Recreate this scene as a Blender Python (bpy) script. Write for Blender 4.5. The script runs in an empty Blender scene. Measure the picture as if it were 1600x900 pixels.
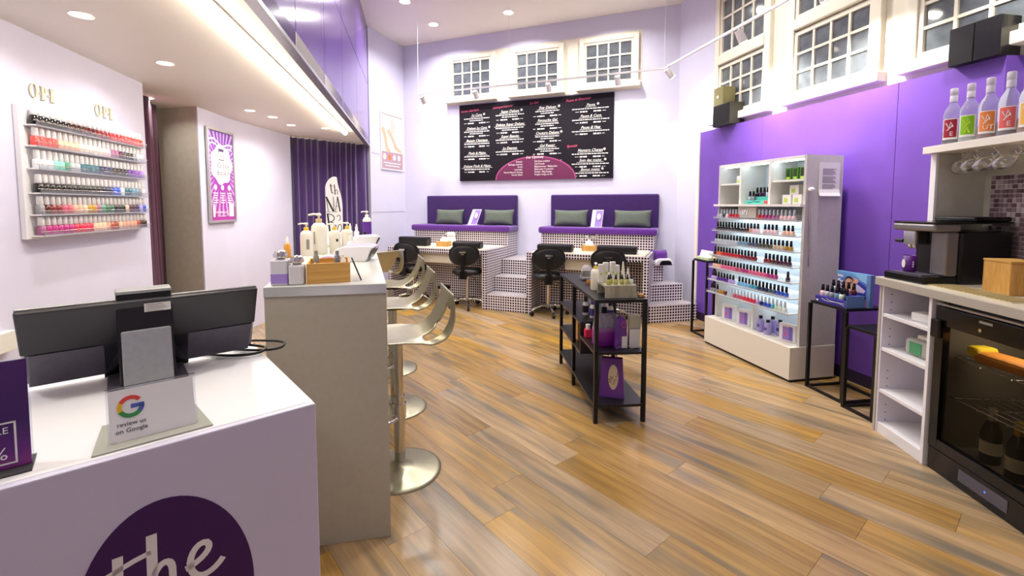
import bpy, math, random
from mathutils import Matrix, Vector
random.seed(7)
S = bpy.context.scene
C = S.collection
PI = math.pi

# ------------------------------------------------------------------ camera, world, exposure
cam = bpy.data.cameras.new('camera'); camo = bpy.data.objects.new('camera', cam); C.objects.link(camo)
cam.sensor_width = 36; cam.lens = 720/1600*36; cam.shift_y = -0.05; cam.clip_start = 0.05
camo.location = (0, 0, 1.45); camo.rotation_euler = (PI/2 - math.atan(50/720), 0, 0)
S.camera = camo
wd = bpy.data.worlds.new('World'); S.world = wd; wd.use_nodes = True
wd.node_tree.nodes['Background'].inputs[0].default_value = (.03, .035, .05, 1)
wd.node_tree.nodes['Background'].inputs[1].default_value = 1.0
S.view_settings.view_transform = 'Standard'; S.view_settings.look = 'None'
S.view_settings.exposure = -0.85; S.view_settings.gamma = 1.0; S.view_settings.use_curve_mapping = False
HIGH_W, LOW_W, STRIP_W, TRACK_W = 48.0, 9.0, 6.0, 26.0      # lamp powers, used by the lamp builders below

# ------------------------------------------------------------------ materials
def lin(h):
    if isinstance(h, str):
        h = h.lstrip('#'); c = [int(h[i:i+2], 16)/255 for i in (0, 2, 4)]
    else: c = h
    return tuple(x/12.92 if x <= .04045 else ((x+.055)/1.055)**2.4 for x in c) + (1,)
MATS = {}
def mat(name, col, rough=.5, metal=0, emit=0, trans=0, ior=1.45, alpha=1, coat=0, sheen=0, spec=.5):
    if name in MATS: return MATS[name]
    m = bpy.data.materials.new(name); m.use_nodes = True
    b = m.node_tree.nodes['Principled BSDF']; I = b.inputs
    c = lin(col)
    I['Base Color'].default_value = c; I['Roughness'].default_value = rough; I['Metallic'].default_value = metal
    I['Specular IOR Level'].default_value = spec; I['IOR'].default_value = ior
    I['Transmission Weight'].default_value = trans; I['Alpha'].default_value = alpha
    I['Coat Weight'].default_value = coat; I['Sheen Weight'].default_value = sheen
    if emit: I['Emission Color'].default_value = c; I['Emission Strength'].default_value = emit
    MATS[name] = m
    return m
def nd(m, t, **kw):
    n = m.node_tree.nodes.new(t)
    for k, v in kw.items(): setattr(n, k, v)
    return n
def noisy(m, scale=8, amount=.12, bump=0, stretch=(1, 1, 1), detail=4):
    """slight tone variation and relief in object space"""
    b = m.node_tree.nodes['Principled BSDF']; L = m.node_tree.links
    tc = nd(m, 'ShaderNodeTexCoord'); mp = nd(m, 'ShaderNodeMapping'); mp.inputs['Scale'].default_value = stretch
    nz = nd(m, 'ShaderNodeTexNoise'); nz.inputs['Scale'].default_value = scale; nz.inputs['Detail'].default_value = detail
    L.new(tc.outputs['Object'], mp.inputs[0]); L.new(mp.outputs[0], nz.inputs['Vector'])
    c = b.inputs['Base Color'].default_value[:]
    rp = nd(m, 'ShaderNodeValToRGB'); rp.color_ramp.elements[0].position = .3; rp.color_ramp.elements[1].position = .7
    rp.color_ramp.elements[0].color = tuple(x*(1-amount) for x in c[:3])+(1,)
    rp.color_ramp.elements[1].color = tuple(min(1, x*(1+amount)) for x in c[:3])+(1,)
    L.new(nz.outputs['Fac'], rp.inputs[0]); L.new(rp.outputs[0], b.inputs['Base Color'])
    if bump:
        bp = nd(m, 'ShaderNodeBump'); bp.inputs['Strength'].default_value = bump; bp.inputs['Distance'].default_value = .01
        L.new(nz.outputs['Fac'], bp.inputs['Height']); L.new(bp.outputs[0], b.inputs['Normal'])
    return m
def wood(name, c1, c2, stretch, rough=.5, perobj=0):
    """grain stretched along one axis; perobj shifts tone per object"""
    m = mat(name, c1, rough); b = m.node_tree.nodes['Principled BSDF']; L = m.node_tree.links
    tc = nd(m, 'ShaderNodeTexCoord'); oi = nd(m, 'ShaderNodeObjectInfo')
    add = nd(m, 'ShaderNodeVectorMath', operation='ADD'); mu = nd(m, 'ShaderNodeMath', operation='MULTIPLY'); mu.inputs[1].default_value = 37
    L.new(oi.outputs['Random'], mu.inputs[0]); L.new(tc.outputs['Object'], add.inputs[0]); L.new(mu.outputs[0], add.inputs[1])
    mp = nd(m, 'ShaderNodeMapping'); mp.inputs['Scale'].default_value = stretch; L.new(add.outputs[0], mp.inputs[0])
    n1 = nd(m, 'ShaderNodeTexNoise'); n1.inputs['Scale'].default_value = 1; n1.inputs['Detail'].default_value = 6; n1.inputs['Roughness'].default_value = .6
    n1.inputs['Distortion'].default_value = .6
    L.new(mp.outputs[0], n1.inputs['Vector'])
    rp = nd(m, 'ShaderNodeValToRGB'); e = rp.color_ramp.elements
    e[0].position = .32; e[1].position = .68; e[0].color = lin(c2); e[1].color = lin(c1)
    L.new(n1.outputs['Fac'], rp.inputs[0]); out = rp.outputs[0]
    if perobj:
        mp2 = nd(m, 'ShaderNodeMapping'); mp2.inputs['Scale'].default_value = (1.3, 9, 1); L.new(add.outputs[0], mp2.inputs[0])
        n2 = nd(m, 'ShaderNodeTexNoise'); n2.inputs['Scale'].default_value = 1; n2.inputs['Detail'].default_value = 2; L.new(mp2.outputs[0], n2.inputs['Vector'])
        r2 = nd(m, 'ShaderNodeValToRGB'); r2.color_ramp.elements[0].position = .52; r2.color_ramp.elements[1].position = .70
        L.new(n2.outputs['Fac'], r2.inputs[0])
        mx = nd(m, 'ShaderNodeMix', data_type='RGBA', blend_type='MIX'); mx.inputs['B'].default_value = lin('#6e6656')
        ml = nd(m, 'ShaderNodeMath', operation='MULTIPLY'); ml.inputs[1].default_value = .85
        L.new(r2.outputs[0], ml.inputs[0]); L.new(ml.outputs[0], mx.inputs['Factor']); L.new(out, mx.inputs['A'])
        hs = nd(m, 'ShaderNodeHueSaturation'); mr = nd(m, 'ShaderNodeMapRange'); mr.inputs['To Min'].default_value = .78; mr.inputs['To Max'].default_value = 1.16
        L.new(oi.outputs['Random'], mr.inputs['Value']); L.new(mr.outputs[0], hs.inputs['Value']); L.new(mx.outputs['Result'], hs.inputs['Color'])
        wn = nd(m, 'ShaderNodeTexWhiteNoise', noise_dimensions='1D'); L.new(oi.outputs['Random'], wn.inputs['W'])
        m3 = nd(m, 'ShaderNodeMapRange'); m3.inputs['To Min'].default_value = .75; m3.inputs['To Max'].default_value = 1.15
        L.new(wn.outputs['Value'], m3.inputs['Value']); L.new(m3.outputs[0], hs.inputs['Saturation']); out = hs.outputs[0]
        bp = nd(m, 'ShaderNodeBump'); bp.inputs['Strength'].default_value = .08; bp.inputs['Distance'].default_value = .004
        L.new(n1.outputs['Fac'], bp.inputs['Height']); L.new(bp.outputs[0], b.inputs['Normal'])
    L.new(out, b.inputs['Base Color'])
    return m
def mosaic(name, pitch, grout, tile_a, tile_b, grout_c):
    """small glass mosaic: each tile under ten pixels, so it lives in the material"""
    m = mat(name, grout_c, .35); b = m.node_tree.nodes['Principled BSDF']; L = m.node_tree.links
    tc = nd(m, 'ShaderNodeTexCoord')
    sc = nd(m, 'ShaderNodeVectorMath', operation='SCALE'); sc.inputs['Scale'].default_value = 1/pitch
    of = nd(m, 'ShaderNodeVectorMath', operation='ADD'); of.inputs[1].default_value = (.013, .013, .013)
    L.new(tc.outputs['Object'], of.inputs[0]); L.new(of.outputs[0], sc.inputs[0])
    fr = nd(m, 'ShaderNodeVectorMath', operation='FRACTION'); L.new(sc.outputs[0], fr.inputs[0])
    fl_ = nd(m, 'ShaderNodeVectorMath', operation='FLOOR'); L.new(sc.outputs[0], fl_.inputs[0])
    ab = nd(m, 'ShaderNodeVectorMath', operation='ABSOLUTE'); L.new(tc.outputs['Normal'], ab.inputs[0])
    sf, sn = nd(m, 'ShaderNodeSeparateXYZ'), nd(m, 'ShaderNodeSeparateXYZ')
    L.new(fr.outputs[0], sf.inputs[0]); L.new(ab.outputs[0], sn.inputs[0])
    tot = None
    for i in range(3):
        lt = nd(m, 'ShaderNodeMath', operation='LESS_THAN'); lt.inputs[1].default_value = grout; L.new(sf.outputs[i], lt.inputs[0])
        nn = nd(m, 'ShaderNodeMath', operation='LESS_THAN'); nn.inputs[1].default_value = .5; L.new(sn.outputs[i], nn.inputs[0])
        pr = nd(m, 'ShaderNodeMath', operation='MULTIPLY'); L.new(lt.outputs[0], pr.inputs[0]); L.new(nn.outputs[0], pr.inputs[1])
        if tot is None: tot = pr.outputs[0]
        else:
            mxx = nd(m, 'ShaderNodeMath', operation='MAXIMUM'); L.new(tot, mxx.inputs[0]); L.new(pr.outputs[0], mxx.inputs[1]); tot = mxx.outputs[0]
    wn = nd(m, 'ShaderNodeTexWhiteNoise'); L.new(fl_.outputs[0], wn.inputs['Vector'])
    a = nd(m, 'ShaderNodeMix', data_type='RGBA'); a.inputs['A'].default_value = lin(tile_a); a.inputs['B'].default_value = lin(tile_b)
    L.new(wn.outputs['Value'], a.inputs['Factor'])
    c = nd(m, 'ShaderNodeMix', data_type='RGBA'); L.new(tot, c.inputs['Factor']); L.new(a.outputs['Result'], c.inputs['A']); c.inputs['B'].default_value = lin(grout_c)
    L.new(c.outputs['Result'], b.inputs['Base Color'])
    return m
def vgrad(name, stops, axis=2, lo=0, hi=1, rough=.4):
    """printed colour blend along one object axis"""
    m = mat(name, stops[0][1], rough); b = m.node_tree.nodes['Principled BSDF']; L = m.node_tree.links
    tc = nd(m, 'ShaderNodeTexCoord'); sp = nd(m, 'ShaderNodeSeparateXYZ'); L.new(tc.outputs['Object'], sp.inputs[0])
    mr = nd(m, 'ShaderNodeMapRange'); mr.inputs['From Min'].default_value = lo; mr.inputs['From Max'].default_value = hi; L.new(sp.outputs[axis], mr.inputs['Value'])
    rp = nd(m, 'ShaderNodeValToRGB'); e = rp.color_ramp.elements
    while len(e) < len(stops): e.new(.5)
    for k, (p, c) in enumerate(stops): e[k].position = p; e[k].color = lin(c)
    L.new(mr.outputs[0], rp.inputs[0]); L.new(rp.outputs[0], b.inputs['Base Color'])
    return m

M_wall = noisy(mat('lilac_white_paint', '#dcdbf0', .55), 3, .02)
M_ceil = mat('ceiling_paint', '#f3ede4', .6)
M_ceil2 = mat('low_ceiling_paint', '#f7f2ec', .5)
M_beige = noisy(mat('beige_plaster', '#cfc8b6', .8), 20, .05, .1)
M_purple = noisy(mat('purple_paint', '#6d48ab', .4), 5, .05)
M_fascia = mat('glossy_purple_panel', '#6a479f', .16, spec=.35)
M_trimw = mat('white_trim', '#efeae0', .5)
M_cream = mat('cream_paint_and_glare', '#efe9d6', .5)  # window frames' own cream; on the wall panels it stands for blown-out light
M_glassn = noisy(mat('night_window_glass', '#5f656c', .08, spec=.7), 9, .25)
M_plank = wood('oak_plank', '#b9945a', '#8f7044', (1.6, 26, 1), .26, 1)
M_sub = mat('floor_joint', '#6a5238', .8)
M_mos = mosaic('black_white_mosaic', .036, .30, '#0a070a', '#2a1c28', '#f3eaf0')
M_velv = noisy(mat('purple_velvet', '#36115c', .85, sheen=.25), 30, .15)
M_velvs = noisy(mat('bright_purple_velvet', '#5a2088', .8, sheen=.35), 25, .12)
M_curt = noisy(mat('curtain_velvet', '#3a1a60', .75, sheen=.7), 10, .2, 0, (6, 6, .5))
M_plum = noisy(mat('plum_curtain', '#42092f', .85, sheen=.1), 10, .15)
M_green = noisy(mat('grey_green_fabric', '#626b60', .9), 60, .1, .2)
M_blk = mat('black_leather', '#151517', .38)
M_blkm = mat('black_metal', '#131316', .4, .2)
M_blkp = mat('black_plastic', '#0f0f12', .3)
M_blkg = mat('black_gloss', '#0a0a0c', .12)
M_dgrey = noisy(mat('dark_grey_plastic', '#56535e', .45), 60, .1)
M_silver = noisy(mat('silver_plastic', '#a3a5a6', .35, .5), 80, .05)
M_chrome = mat('chrome', '#d8d6d0', .12, 1)
M_steel = noisy(mat('brushed_steel', '#b9b4a4', .3, 1), 40, .05)
M_stool = noisy(mat('satin_stool_metal', '#b0ac94', .34, .8), 30, .04)
M_white = mat('white_gloss', '#efeef0', .22)
M_whitem = mat('white_matte', '#ecebea', .6)
M_whitep = mat('white_plastic', '#eceae2', .3)
M_lam = noisy(mat('grey_beige_laminate', '#b0ab9b', .45), 40, .03)
M_lamtop = noisy(mat('bar_top_laminate', '#d9dad2', .18), 20, .02)
M_steeledge = mat('steel_edge', '#c9cac9', .25, .8)
M_work = mat('worktop_laminate', '#e3ddca', .3)
M_workedge = noisy(mat('worktop_edge', '#b2ada0', .4), 30, .04)
M_bamboo = wood('bamboo', '#dcae62', '#c08f45', (3, 3, 60), .45)
M_bamboo2 = wood('bamboo_side', '#d8a85a', '#bd8a42', (60, 60, 6), .45)
M_greywood = wood('grey_wood', '#b7b39c', '#8b8772', (40, 40, 3), .6)
M_glass = mat('clear_glass', '#ffffff', .02, trans=1, ior=1.45)
M_acr = mat('clear_acrylic', '#f4f8ff', .05, trans=.92, ior=1.2)
M_fglass = mat('fridge_glass', '#b5afa4', .03, trans=1, ior=1.1)
M_led = mat('led_strip_light', '#fff0d8', .5, emit=52)
M_lamp = mat('lamp_lens', '#fff3e0', .5, emit=14)
M_coolled = mat('cool_shelf_led', '#dff0ff', .5, emit=17.0)
M_niche = noisy(mat('niche_panel', '#c7c5b6', .6), 15, .05)
M_txtw = mat('white_print', '#f4f2ee', .6)
M_txtk = mat('black_print', '#1a1718', .6)
M_txtp = mat('pink_print', '#d8547f', .6)
M_board = mat('menu_black', '#17121b', .7, spec=.2)
M_magenta = mat('menu_magenta', '#64204a', .5)
M_pinkl = mat('menu_pink_line', '#c25a92', .5)
M_logo = mat('logo_purple', '#3f1258', .4)
M_lilac = mat('lilac_liquid', '#9b82cc', .3)
M_kraft = mat('kraft_card', '#b98f55', .8)

# ------------------------------------------------------------------ mesh helpers
class MB:
    def __init__(s): s.v, s.f, s.sm, s.M = [], [], [], Matrix()
    def add(s, vs, fs, smooth=False):
        o = len(s.v); s.v += [tuple(s.M @ Vector(p)) for p in vs]
        s.f += [tuple(i+o for i in f) for f in fs]; s.sm += [smooth]*len(fs); return s
    def box(s, x0, x1, y0, y1, z0, z1):
        return s.add([(x, y, z) for x in (x0, x1) for y in (y0, y1) for z in (z0, z1)],
                     [(0, 1, 3, 2), (4, 6, 7, 5), (0, 4, 5, 1), (2, 3, 7, 6), (0, 2, 6, 4), (1, 5, 7, 3)])
    def prism(s, poly, z0, z1, smooth=False):
        n = len(poly)
        a = sum(poly[i][0]*poly[(i+1) % n][1]-poly[(i+1) % n][0]*poly[i][1] for i in range(n))
        if a < 0: poly = poly[::-1]
        s.add([(x, y, z0) for x, y in poly]+[(x, y, z1) for x, y in poly], [tuple(range(n))[::-1], tuple(range(n, 2*n))])
        return s.add([(x, y, z0) for x, y in poly]+[(x, y, z1) for x, y in poly], [(i, (i+1) % n, n+(i+1) % n, n+i) for i in range(n)], smooth)
    def lathe(s, prof, n=16, c=(0, 0, 0), smooth=True, cap=True, sx=1, sy=1):
        vs = [(c[0]+r*sx*math.cos(2*PI*k/n), c[1]+r*sy*math.sin(2*PI*k/n), c[2]+z) for r, z in prof for k in range(n)]
        fs = [(i*n+k, i*n+(k+1) % n, (i+1)*n+(k+1) % n, (i+1)*n+k) for i in range(len(prof)-1) for k in range(n)]
        s.add(vs, fs, smooth)
        if cap:
            m = (len(prof)-1)*n
            s.add([v for v in vs[:n]], [tuple(range(n))[::-1]]); s.add([v for v in vs[m:m+n]], [tuple(range(n))])
        return s
    def cyl(s, p0, p1, r0, r1=None, n=12, smooth=True):
        r1 = r0 if r1 is None else r1; p0, p1 = Vector(p0), Vector(p1); d = (p1-p0)
        q = d.to_track_quat('Z', 'Y').to_matrix()
        ring = lambda p, r: [tuple(p+q @ Vector((r*math.cos(2*PI*k/n), r*math.sin(2*PI*k/n), 0))) for k in range(n)]
        A, B = ring(p0, r0), ring(p1, r1)
        s.add(A+B, [(k, (k+1) % n, n+(k+1) % n, n+k) for k in range(n)], smooth)
        return s.add(A+B, [tuple(range(n))[::-1], tuple(range(n, 2*n))])
    def tube(s, pts, r, n=8, closed=False):
        pts = [Vector(p) for p in pts]; N = len(pts); vs = []
        for i, p in enumerate(pts):
            a = pts[i-1] if (i or closed) else p; b = pts[(i+1) % N] if (i < N-1 or closed) else p
            q = (b-a).to_track_quat('Z', 'Y').to_matrix(); rr = r[i] if isinstance(r, (list, tuple)) else r
            vs += [tuple(p+q @ Vector((rr*math.cos(2*PI*k/n), rr*math.sin(2*PI*k/n), 0))) for k in range(n)]
        m = N if closed else N-1
        s.add(vs, [(i*n+k, i*n+(k+1) % n, ((i+1) % N)*n+(k+1) % n, ((i+1) % N)*n+k) for i in range(m) for k in range(n)], True)
        if not closed: s.add(vs, [tuple(range(n))[::-1], tuple(range((N-1)*n, N*n))])
        return s
    def ribbon(s, pts, w, th=.001, z=0):
        """flat stroke in the local XY plane"""
        P = [Vector((p[0], p[1])) for p in pts]; N = len(P); L_, R_ = [], []
        for i, p in enumerate(P):
            d = (P[min(i+1, N-1)]-P[max(i-1, 0)]); d = d.normalized() if d.length else Vector((1, 0)); q = Vector((-d.y, d.x))
            ww = (w[i] if isinstance(w, (list, tuple)) else w)/2
            L_.append(p+q*ww); R_.append(p-q*ww)
        for i in range(N-1):
            s.add([(a.x, a.y, zz) for zz in (z, z+th) for a in (R_[i], R_[i+1], L_[i+1], L_[i])],
                  [(4, 5, 6, 7), (3, 2, 1, 0), (0, 1, 5, 4), (2, 3, 7, 6)])
        return s
    def ring(s, cx, cy, ra, rb, ia, ib, a0=0, a1=2*PI, th=.001, z=0, n=24):
        vs = []
        for k in range(n+1):
            a = a0+(a1-a0)*k/n; ca, sa = math.cos(a), math.sin(a)
            vs += [(cx+ia*ca, cy+ib*sa, z+th), (cx+ra*ca, cy+rb*sa, z+th), (cx+ra*ca, cy+rb*sa, z), (cx+ia*ca, cy+ib*sa, z)]
        fs = []
        for k in range(n):
            o = 4*k; fs += [(o, o+1, o+5, o+4), (o+1, o+2, o+6, o+5), (o+3, o, o+4, o+7)]
        return s.add(vs, fs)
    def ellipse(s, cx, cy, a, b, th=.001, z=0, n=32, rot=0):
        c, q = math.cos(rot), math.sin(rot)
        return s.prism([(cx+a*math.cos(2*PI*k/n)*c-b*math.sin(2*PI*k/n)*q, cy+a*math.cos(2*PI*k/n)*q+b*math.sin(2*PI*k/n)*c) for k in range(n)], z, z+th)
    def text(s, string, size, x, y, z=0, th=.0006, align='CENTER', shear=0, rot=0, sx=1):
        cu = bpy.data.curves.new('t', 'FONT'); cu.body = string; cu.size = size; cu.align_x = align; cu.shear = shear
        cu.resolution_u = 2; cu.extrude = th/2
        ob = bpy.data.objects.new('t', cu); C.objects.link(ob)
        me = bpy.data.meshes.new_from_object(ob)
        Mx = Matrix.Translation((x, y, z+th/2)) @ Matrix.Rotation(rot, 4, 'Z') @ Matrix.Diagonal((sx, 1, 1, 1))
        s.add([Mx @ v.co for v in me.vertices], [tuple(p.vertices) for p in me.polygons])
        bpy.data.objects.remove(ob); bpy.data.curves.remove(cu); bpy.data.meshes.remove(me)
        return s
    def mesh(s, name, m):
        me = bpy.data.meshes.new(name); me.from_pydata(s.v, [], s.f); me.polygons.foreach_set('use_smooth', s.sm); me.update()
        me.materials.append(m); return me
    def build(s, name, m, parent=None, bevel=0, seg=2, weld=False, sub=0, solid=0):
        me = s.mesh(name, m); o = bpy.data.objects.new(name, me); C.objects.link(o); o.parent = parent
        if weld or bevel:
            w = o.modifiers.new('weld', 'WELD'); w.merge_threshold = 1e-5
        if solid: q = o.modifiers.new('solid', 'SOLIDIFY'); q.thickness = solid; q.offset = 0
        if bevel:
            b = o.modifiers.new('bevel', 'BEVEL'); b.width = bevel; b.segments = seg; b.limit_method = 'ANGLE'; b.angle_limit = .6
        if sub: q = o.modifiers.new('sub', 'SUBSURF'); q.levels = sub; q.render_levels = sub
        return o
def box(name, d, m, parent=None, bevel=0, **k): return MB().box(*d).build(name, m, parent, bevel, **k)
def tag(o, label=None, cat=None, group=None, kind=None):
    if label: o['label'] = label
    if cat: o['category'] = cat
    if group: o['group'] = group
    if kind: o['kind'] = kind
    return o
def thing(name, label, cat, loc=(0, 0, 0), rz=0, group=None):
    o = bpy.data.objects.new(name, None); C.objects.link(o); o.empty_display_size = .1
    o.location = loc; o.rotation_euler = (0, 0, rz); return tag(o, label, cat, group)
def struct(o, label=None): return tag(o, label, None, None, 'structure')
def inst(name, me, parent=None, loc=(0, 0, 0), rz=0, m=None):
    o = bpy.data.objects.new(name, me); C.objects.link(o); o.parent = parent; o.location = loc; o.rotation_euler = (0, 0, rz)
    if m: o.material_slots[0].link = 'OBJECT'; o.material_slots[0].material = m
    return o
def copy_tree(o, parent=None):
    c = o.copy(); C.objects.link(c); c.parent = parent
    for ch in list(o.children): copy_tree(ch, c)
    return c
def facing(o):     # matrix standing the local XY drawing plane upright: X right, Y up, Z toward -y
    return Matrix(((1, 0, 0, o[0]), (0, 0, -1, o[1]), (0, 1, 0, o[2]), (0, 0, 0, 1)))
def area(name, loc, parent, power, size, col=(1, .965, .925), rot=(0, 0, 0), size_y=None, spread=PI):
    l = bpy.data.lights.new(name, 'AREA'); l.energy = power; l.color = col; l.size = size; l.spread = spread
    if size_y: l.shape = 'RECTANGLE'; l.size_y = size_y
    else: l.shape = 'DISK'
    o = bpy.data.objects.new(name, l); C.objects.link(o); o.parent = parent; o.location = loc; o.rotation_euler = rot
    return o

# ------------------------------------------------------------------ the room
ZL, ZH = 2.39, 4.2
A22 = math.radians(-22); TC = (math.cos(A22), math.sin(A22)); NC = (-math.sin(A22), math.cos(A22))
def Bp(t, o, z=0): return (t*TC[0]+o*NC[0], t*TC[1]+o*NC[1], z)
def rwx(y, off=0): return 2.36+off+.2072*(5.76-y)
def wall(name, p, q, z0, z1, m, th=.12, label=None):
    """upright slab whose visible face runs p->q with the room on its right-hand side"""
    p, q = Vector(p), Vector(q); d = (q-p).normalized(); n = Vector((-d.y, d.x))*th
    return struct(MB().prism([tuple(p), tuple(q), tuple(q+n), tuple(p+n)], z0, z1).build(name, m), label)
# corner of back wall (n.p = 6.92) and window wall (offset .15)
def corner(off):
    # x = 2.36+off+.2072*(5.76-y);  NC.x*x+NC.y*y = 6.92
    k = 2.36+off+.2072*5.76; y = (6.92-NC[0]*k)/(NC[1]-.2072*NC[0]); return (k-.2072*y, y)
CR = corner(.12); CL = (-1.899, 8.235)
wall('wall_left', (-1.77, -1.2), (-2.866, 3.645), 0, ZL+.1, M_wall, .1)
wall('wall_alcove', (-3.56, 4.622), (-3.042, 4.512), 0, ZL+.1, M_beige, .03)
wall('wall_poster', (-3.03, 4.508), (-3.084, 5.217), 0, ZL+.1, M_wall, .012)
wall('wall_side', (-3.084, 5.217), (-3.027, 6.362), 0, ZL+.1, M_wall, .3)
wall('wall_recess', (-3.06, 6.50), (-2.40, 7.42), 0, ZL+.1, M_wall, .1)
wall('wall_corner', (-2.225, 7.3), CL, 0, ZH+.1, M_wall, .3)
wall('wall_back', CL, CR, 0, ZH+.1, M_wall, .15)
wall('wall_right', CR, (rwx(2.6, .12), 2.6), 0, ZH+.1, M_wall, .15)
wall('wall_kitchen', (rwx(2.6, .12), 2.6), (2.72, -1.2), 0, ZH+.1, M_wall, .15)
wall('wall_front', (2.72, -1.2), (-1.77, -1.2), 0, ZH+.1, M_wall, .15)
wall('wall_passage', (-3.02, 3.3), (-3.9, 4.9), 0, ZL+.1, M_beige, .1)
# seams of the wall cladding by the foot poster
tr = MB()
for z in (1.33, 2.27):
    d = Vector((.326, .935)).normalized(); n = Vector((d.y, -d.x))
    p = Vector((-2.215, 7.33)); q = Vector((-1.905, 8.218))
    tr.prism([tuple(p+n*.001), tuple(q+n*.001), tuple(q+n*.004), tuple(p+n*.004)], z, z+.008)
struct(tr.build('trim_1', mat('seam_strip', '#bdb8c6', .6)))  # thin grey strips along the seams
# ceilings
FA, FB = (-.45, -1.2), (-2.24, 7.33)
struct(MB().prism([(-1.9, -1.3), FA, FB, (-2.5, 7.55), (-3.4, 6.6), (-3.95, 5), (-3.95, 4.3), (-3.0, 3.6)], ZL, ZL+.1).build('ceiling_low', M_ceil2))
struct(MB().prism([(-.43, -1.3), (2.95, -1.3), (3.3, 2.6), (CR[0]+.1, CR[1]+.1), (CL[0], CL[1]+.15), (-2.3, 7.3)], ZH, ZH+.1).build('ceiling', M_ceil))
# glossy purple fascia between the two ceilings: panels with open joints
fas = MB(); d = (Vector(FB)-Vector(FA)).normalized(); nrm = Vector((-d.y, d.x))
ln = (Vector(FB)-Vector(FA)).length
fo = struct(MB().prism([tuple(Vector(FA)+nrm*.03), tuple(Vector(FB)+nrm*.03), tuple(Vector(FB)+nrm*.1), tuple(Vector(FA)+nrm*.1)], ZL+.09, ZH).build('wall_fascia', mat('fascia_joint', '#2c1a4a', .6)))
def u_at(y): return (y-FA[1])/d.y
cuts = [0.01, u_at(-.2), u_at(.85), u_at(1.9), u_at(2.85), u_at(3.76), u_at(4.66), u_at(5.8), ln-.005]
for a, b in zip(cuts, cuts[1:]):
    for z0, z1 in ((ZL-.005, 3.29), (3.30, ZH-.002)):
        p, q = Vector(FA)+d*(a+.006), Vector(FA)+d*(b-.006)
        MB().prism([tuple(p), tuple(q), tuple(q+nrm*.028), tuple(p+nrm*.028)], z0, z1).build('fascia_panel', M_fascia, fo)
# steel edge profile under the fascia
p, q = Vector(FA)-nrm*.012, Vector(FB)-nrm*.012
struct(MB().prism([tuple(p), tuple(q), tuple(q+nrm*.06), tuple(p+nrm*.06)], ZL-.03, ZL-.006).build('trim_2', M_steeledge))
# purple wall panelling on the right, with a ledge on top
PY0, PY1 = 5.81, 2.83
pp = struct(MB().prism([(rwx(PY0), PY0), (rwx(PY1), PY1), (rwx(PY1)+.115, PY1), (rwx(PY0)+.115, PY0)], 0, .10).build('wall_purple', mat('dark_skirting', '#2a1c3c', .5)))
ys = [PY0, 4.78, 3.45, PY1]
for a, b in zip(ys, ys[1:]):
    MB().prism([(rwx(a-.002), a-.002), (rwx(b+.002), b+.002), (rwx(b)+.115, b+.002), (rwx(a)+.115, a-.002)], .10, 2.345).build('wall_panel', M_purple, pp)
struct(MB().prism([(rwx(5.87)-.01, 5.87), (rwx(5.815)-.01, 5.815), (rwx(5.815)+.1, 5.815), (rwx(5.87)+.1, 5.87)], 0, 2.35).build('trim_3', M_trimw))
# cream panels added round the windows, blown-out lamp light put in their colour
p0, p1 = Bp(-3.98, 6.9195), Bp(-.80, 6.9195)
struct(MB().prism([p0[:2], p1[:2], Bp(-.80, 6.913)[:2], Bp(-3.98, 6.913)[:2]], 3.11, 3.93).build('glare_panel_back', M_cream))
struct(MB().prism([(rwx(5.76, .119), 5.76), (rwx(2.62, .119), 2.62), (rwx(2.62, .113), 2.62), (rwx(5.76, .113), 5.76)], 2.346, ZH-.001).build('glare_panel_right', M_cream))
# plank floor
PA = math.radians(-50); PC, PS = math.cos(PA), math.sin(PA)
room = [(-1.80, -1.22), (2.72, -1.22), (3.14, 2.6), (CR[0], CR[1]), (CL[0], CL[1]+.02), (-3.3, 6.3), (-3.6, 4.9)]
floor = struct(MB().prism([(x*1.0, y) for x, y in room], -.06, -.012).build('floor', M_sub))
def clip(poly, cl):
    for i in range(len(cl)):
        a, b = Vector(cl[i]), Vector(cl[(i+1) % len(cl)]); out = []
        side = lambda p: (b.x-a.x)*(p[1]-a.y)-(b.y-a.y)*(p[0]-a.x)
        for j in range(len(poly)):
            p, q = poly[j], poly[(j+1) % len(poly)]; sp, sq = side(p), side(q)
            if sp >= 0: out.append(p)
            if sp*sq < 0: t = sp/(sp-sq); out.append((p[0]+(q[0]-p[0])*t, p[1]+(q[1]-p[1])*t))
        poly = out
        if len(poly) < 3: return []
    return poly
PW, PL = .197, 1.3
loc_room = [(x*PC+y*PS, -x*PS+y*PC) for x, y in room]
vs = [q[1] for q in loc_room]; us = [q[0] for q in loc_room]
row = 0; v = min(vs)
while v < max(vs):
    u = min(us)-PL*((row*.37+.15*math.sin(row*2.3)) % 1)
    while u < max(us):
        g = .0006
        pl = clip([(u+g, v+g), (u+PL-g, v+g), (u+PL-g, v+PW-g), (u+g, v+PW-g)], loc_room)
        if pl:
            area2 = abs(sum(pl[i][0]*pl[(i+1) % len(pl)][1]-pl[(i+1) % len(pl)][0]*pl[i][1] for i in range(len(pl))))/2
            if area2 > .004:
                cx, cy = u+PL/2, v+PW/2
                o = MB().prism([(a-cx, b-cy) for a, b in pl], -.012, 0).build('plank', M_plank, floor)
                o.location = (cx*PC-cy*PS, cx*PS+cy*PC, 0); o.rotation_euler = (0, 0, PA)
        u += PL
    v += PW; row += 1

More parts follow.
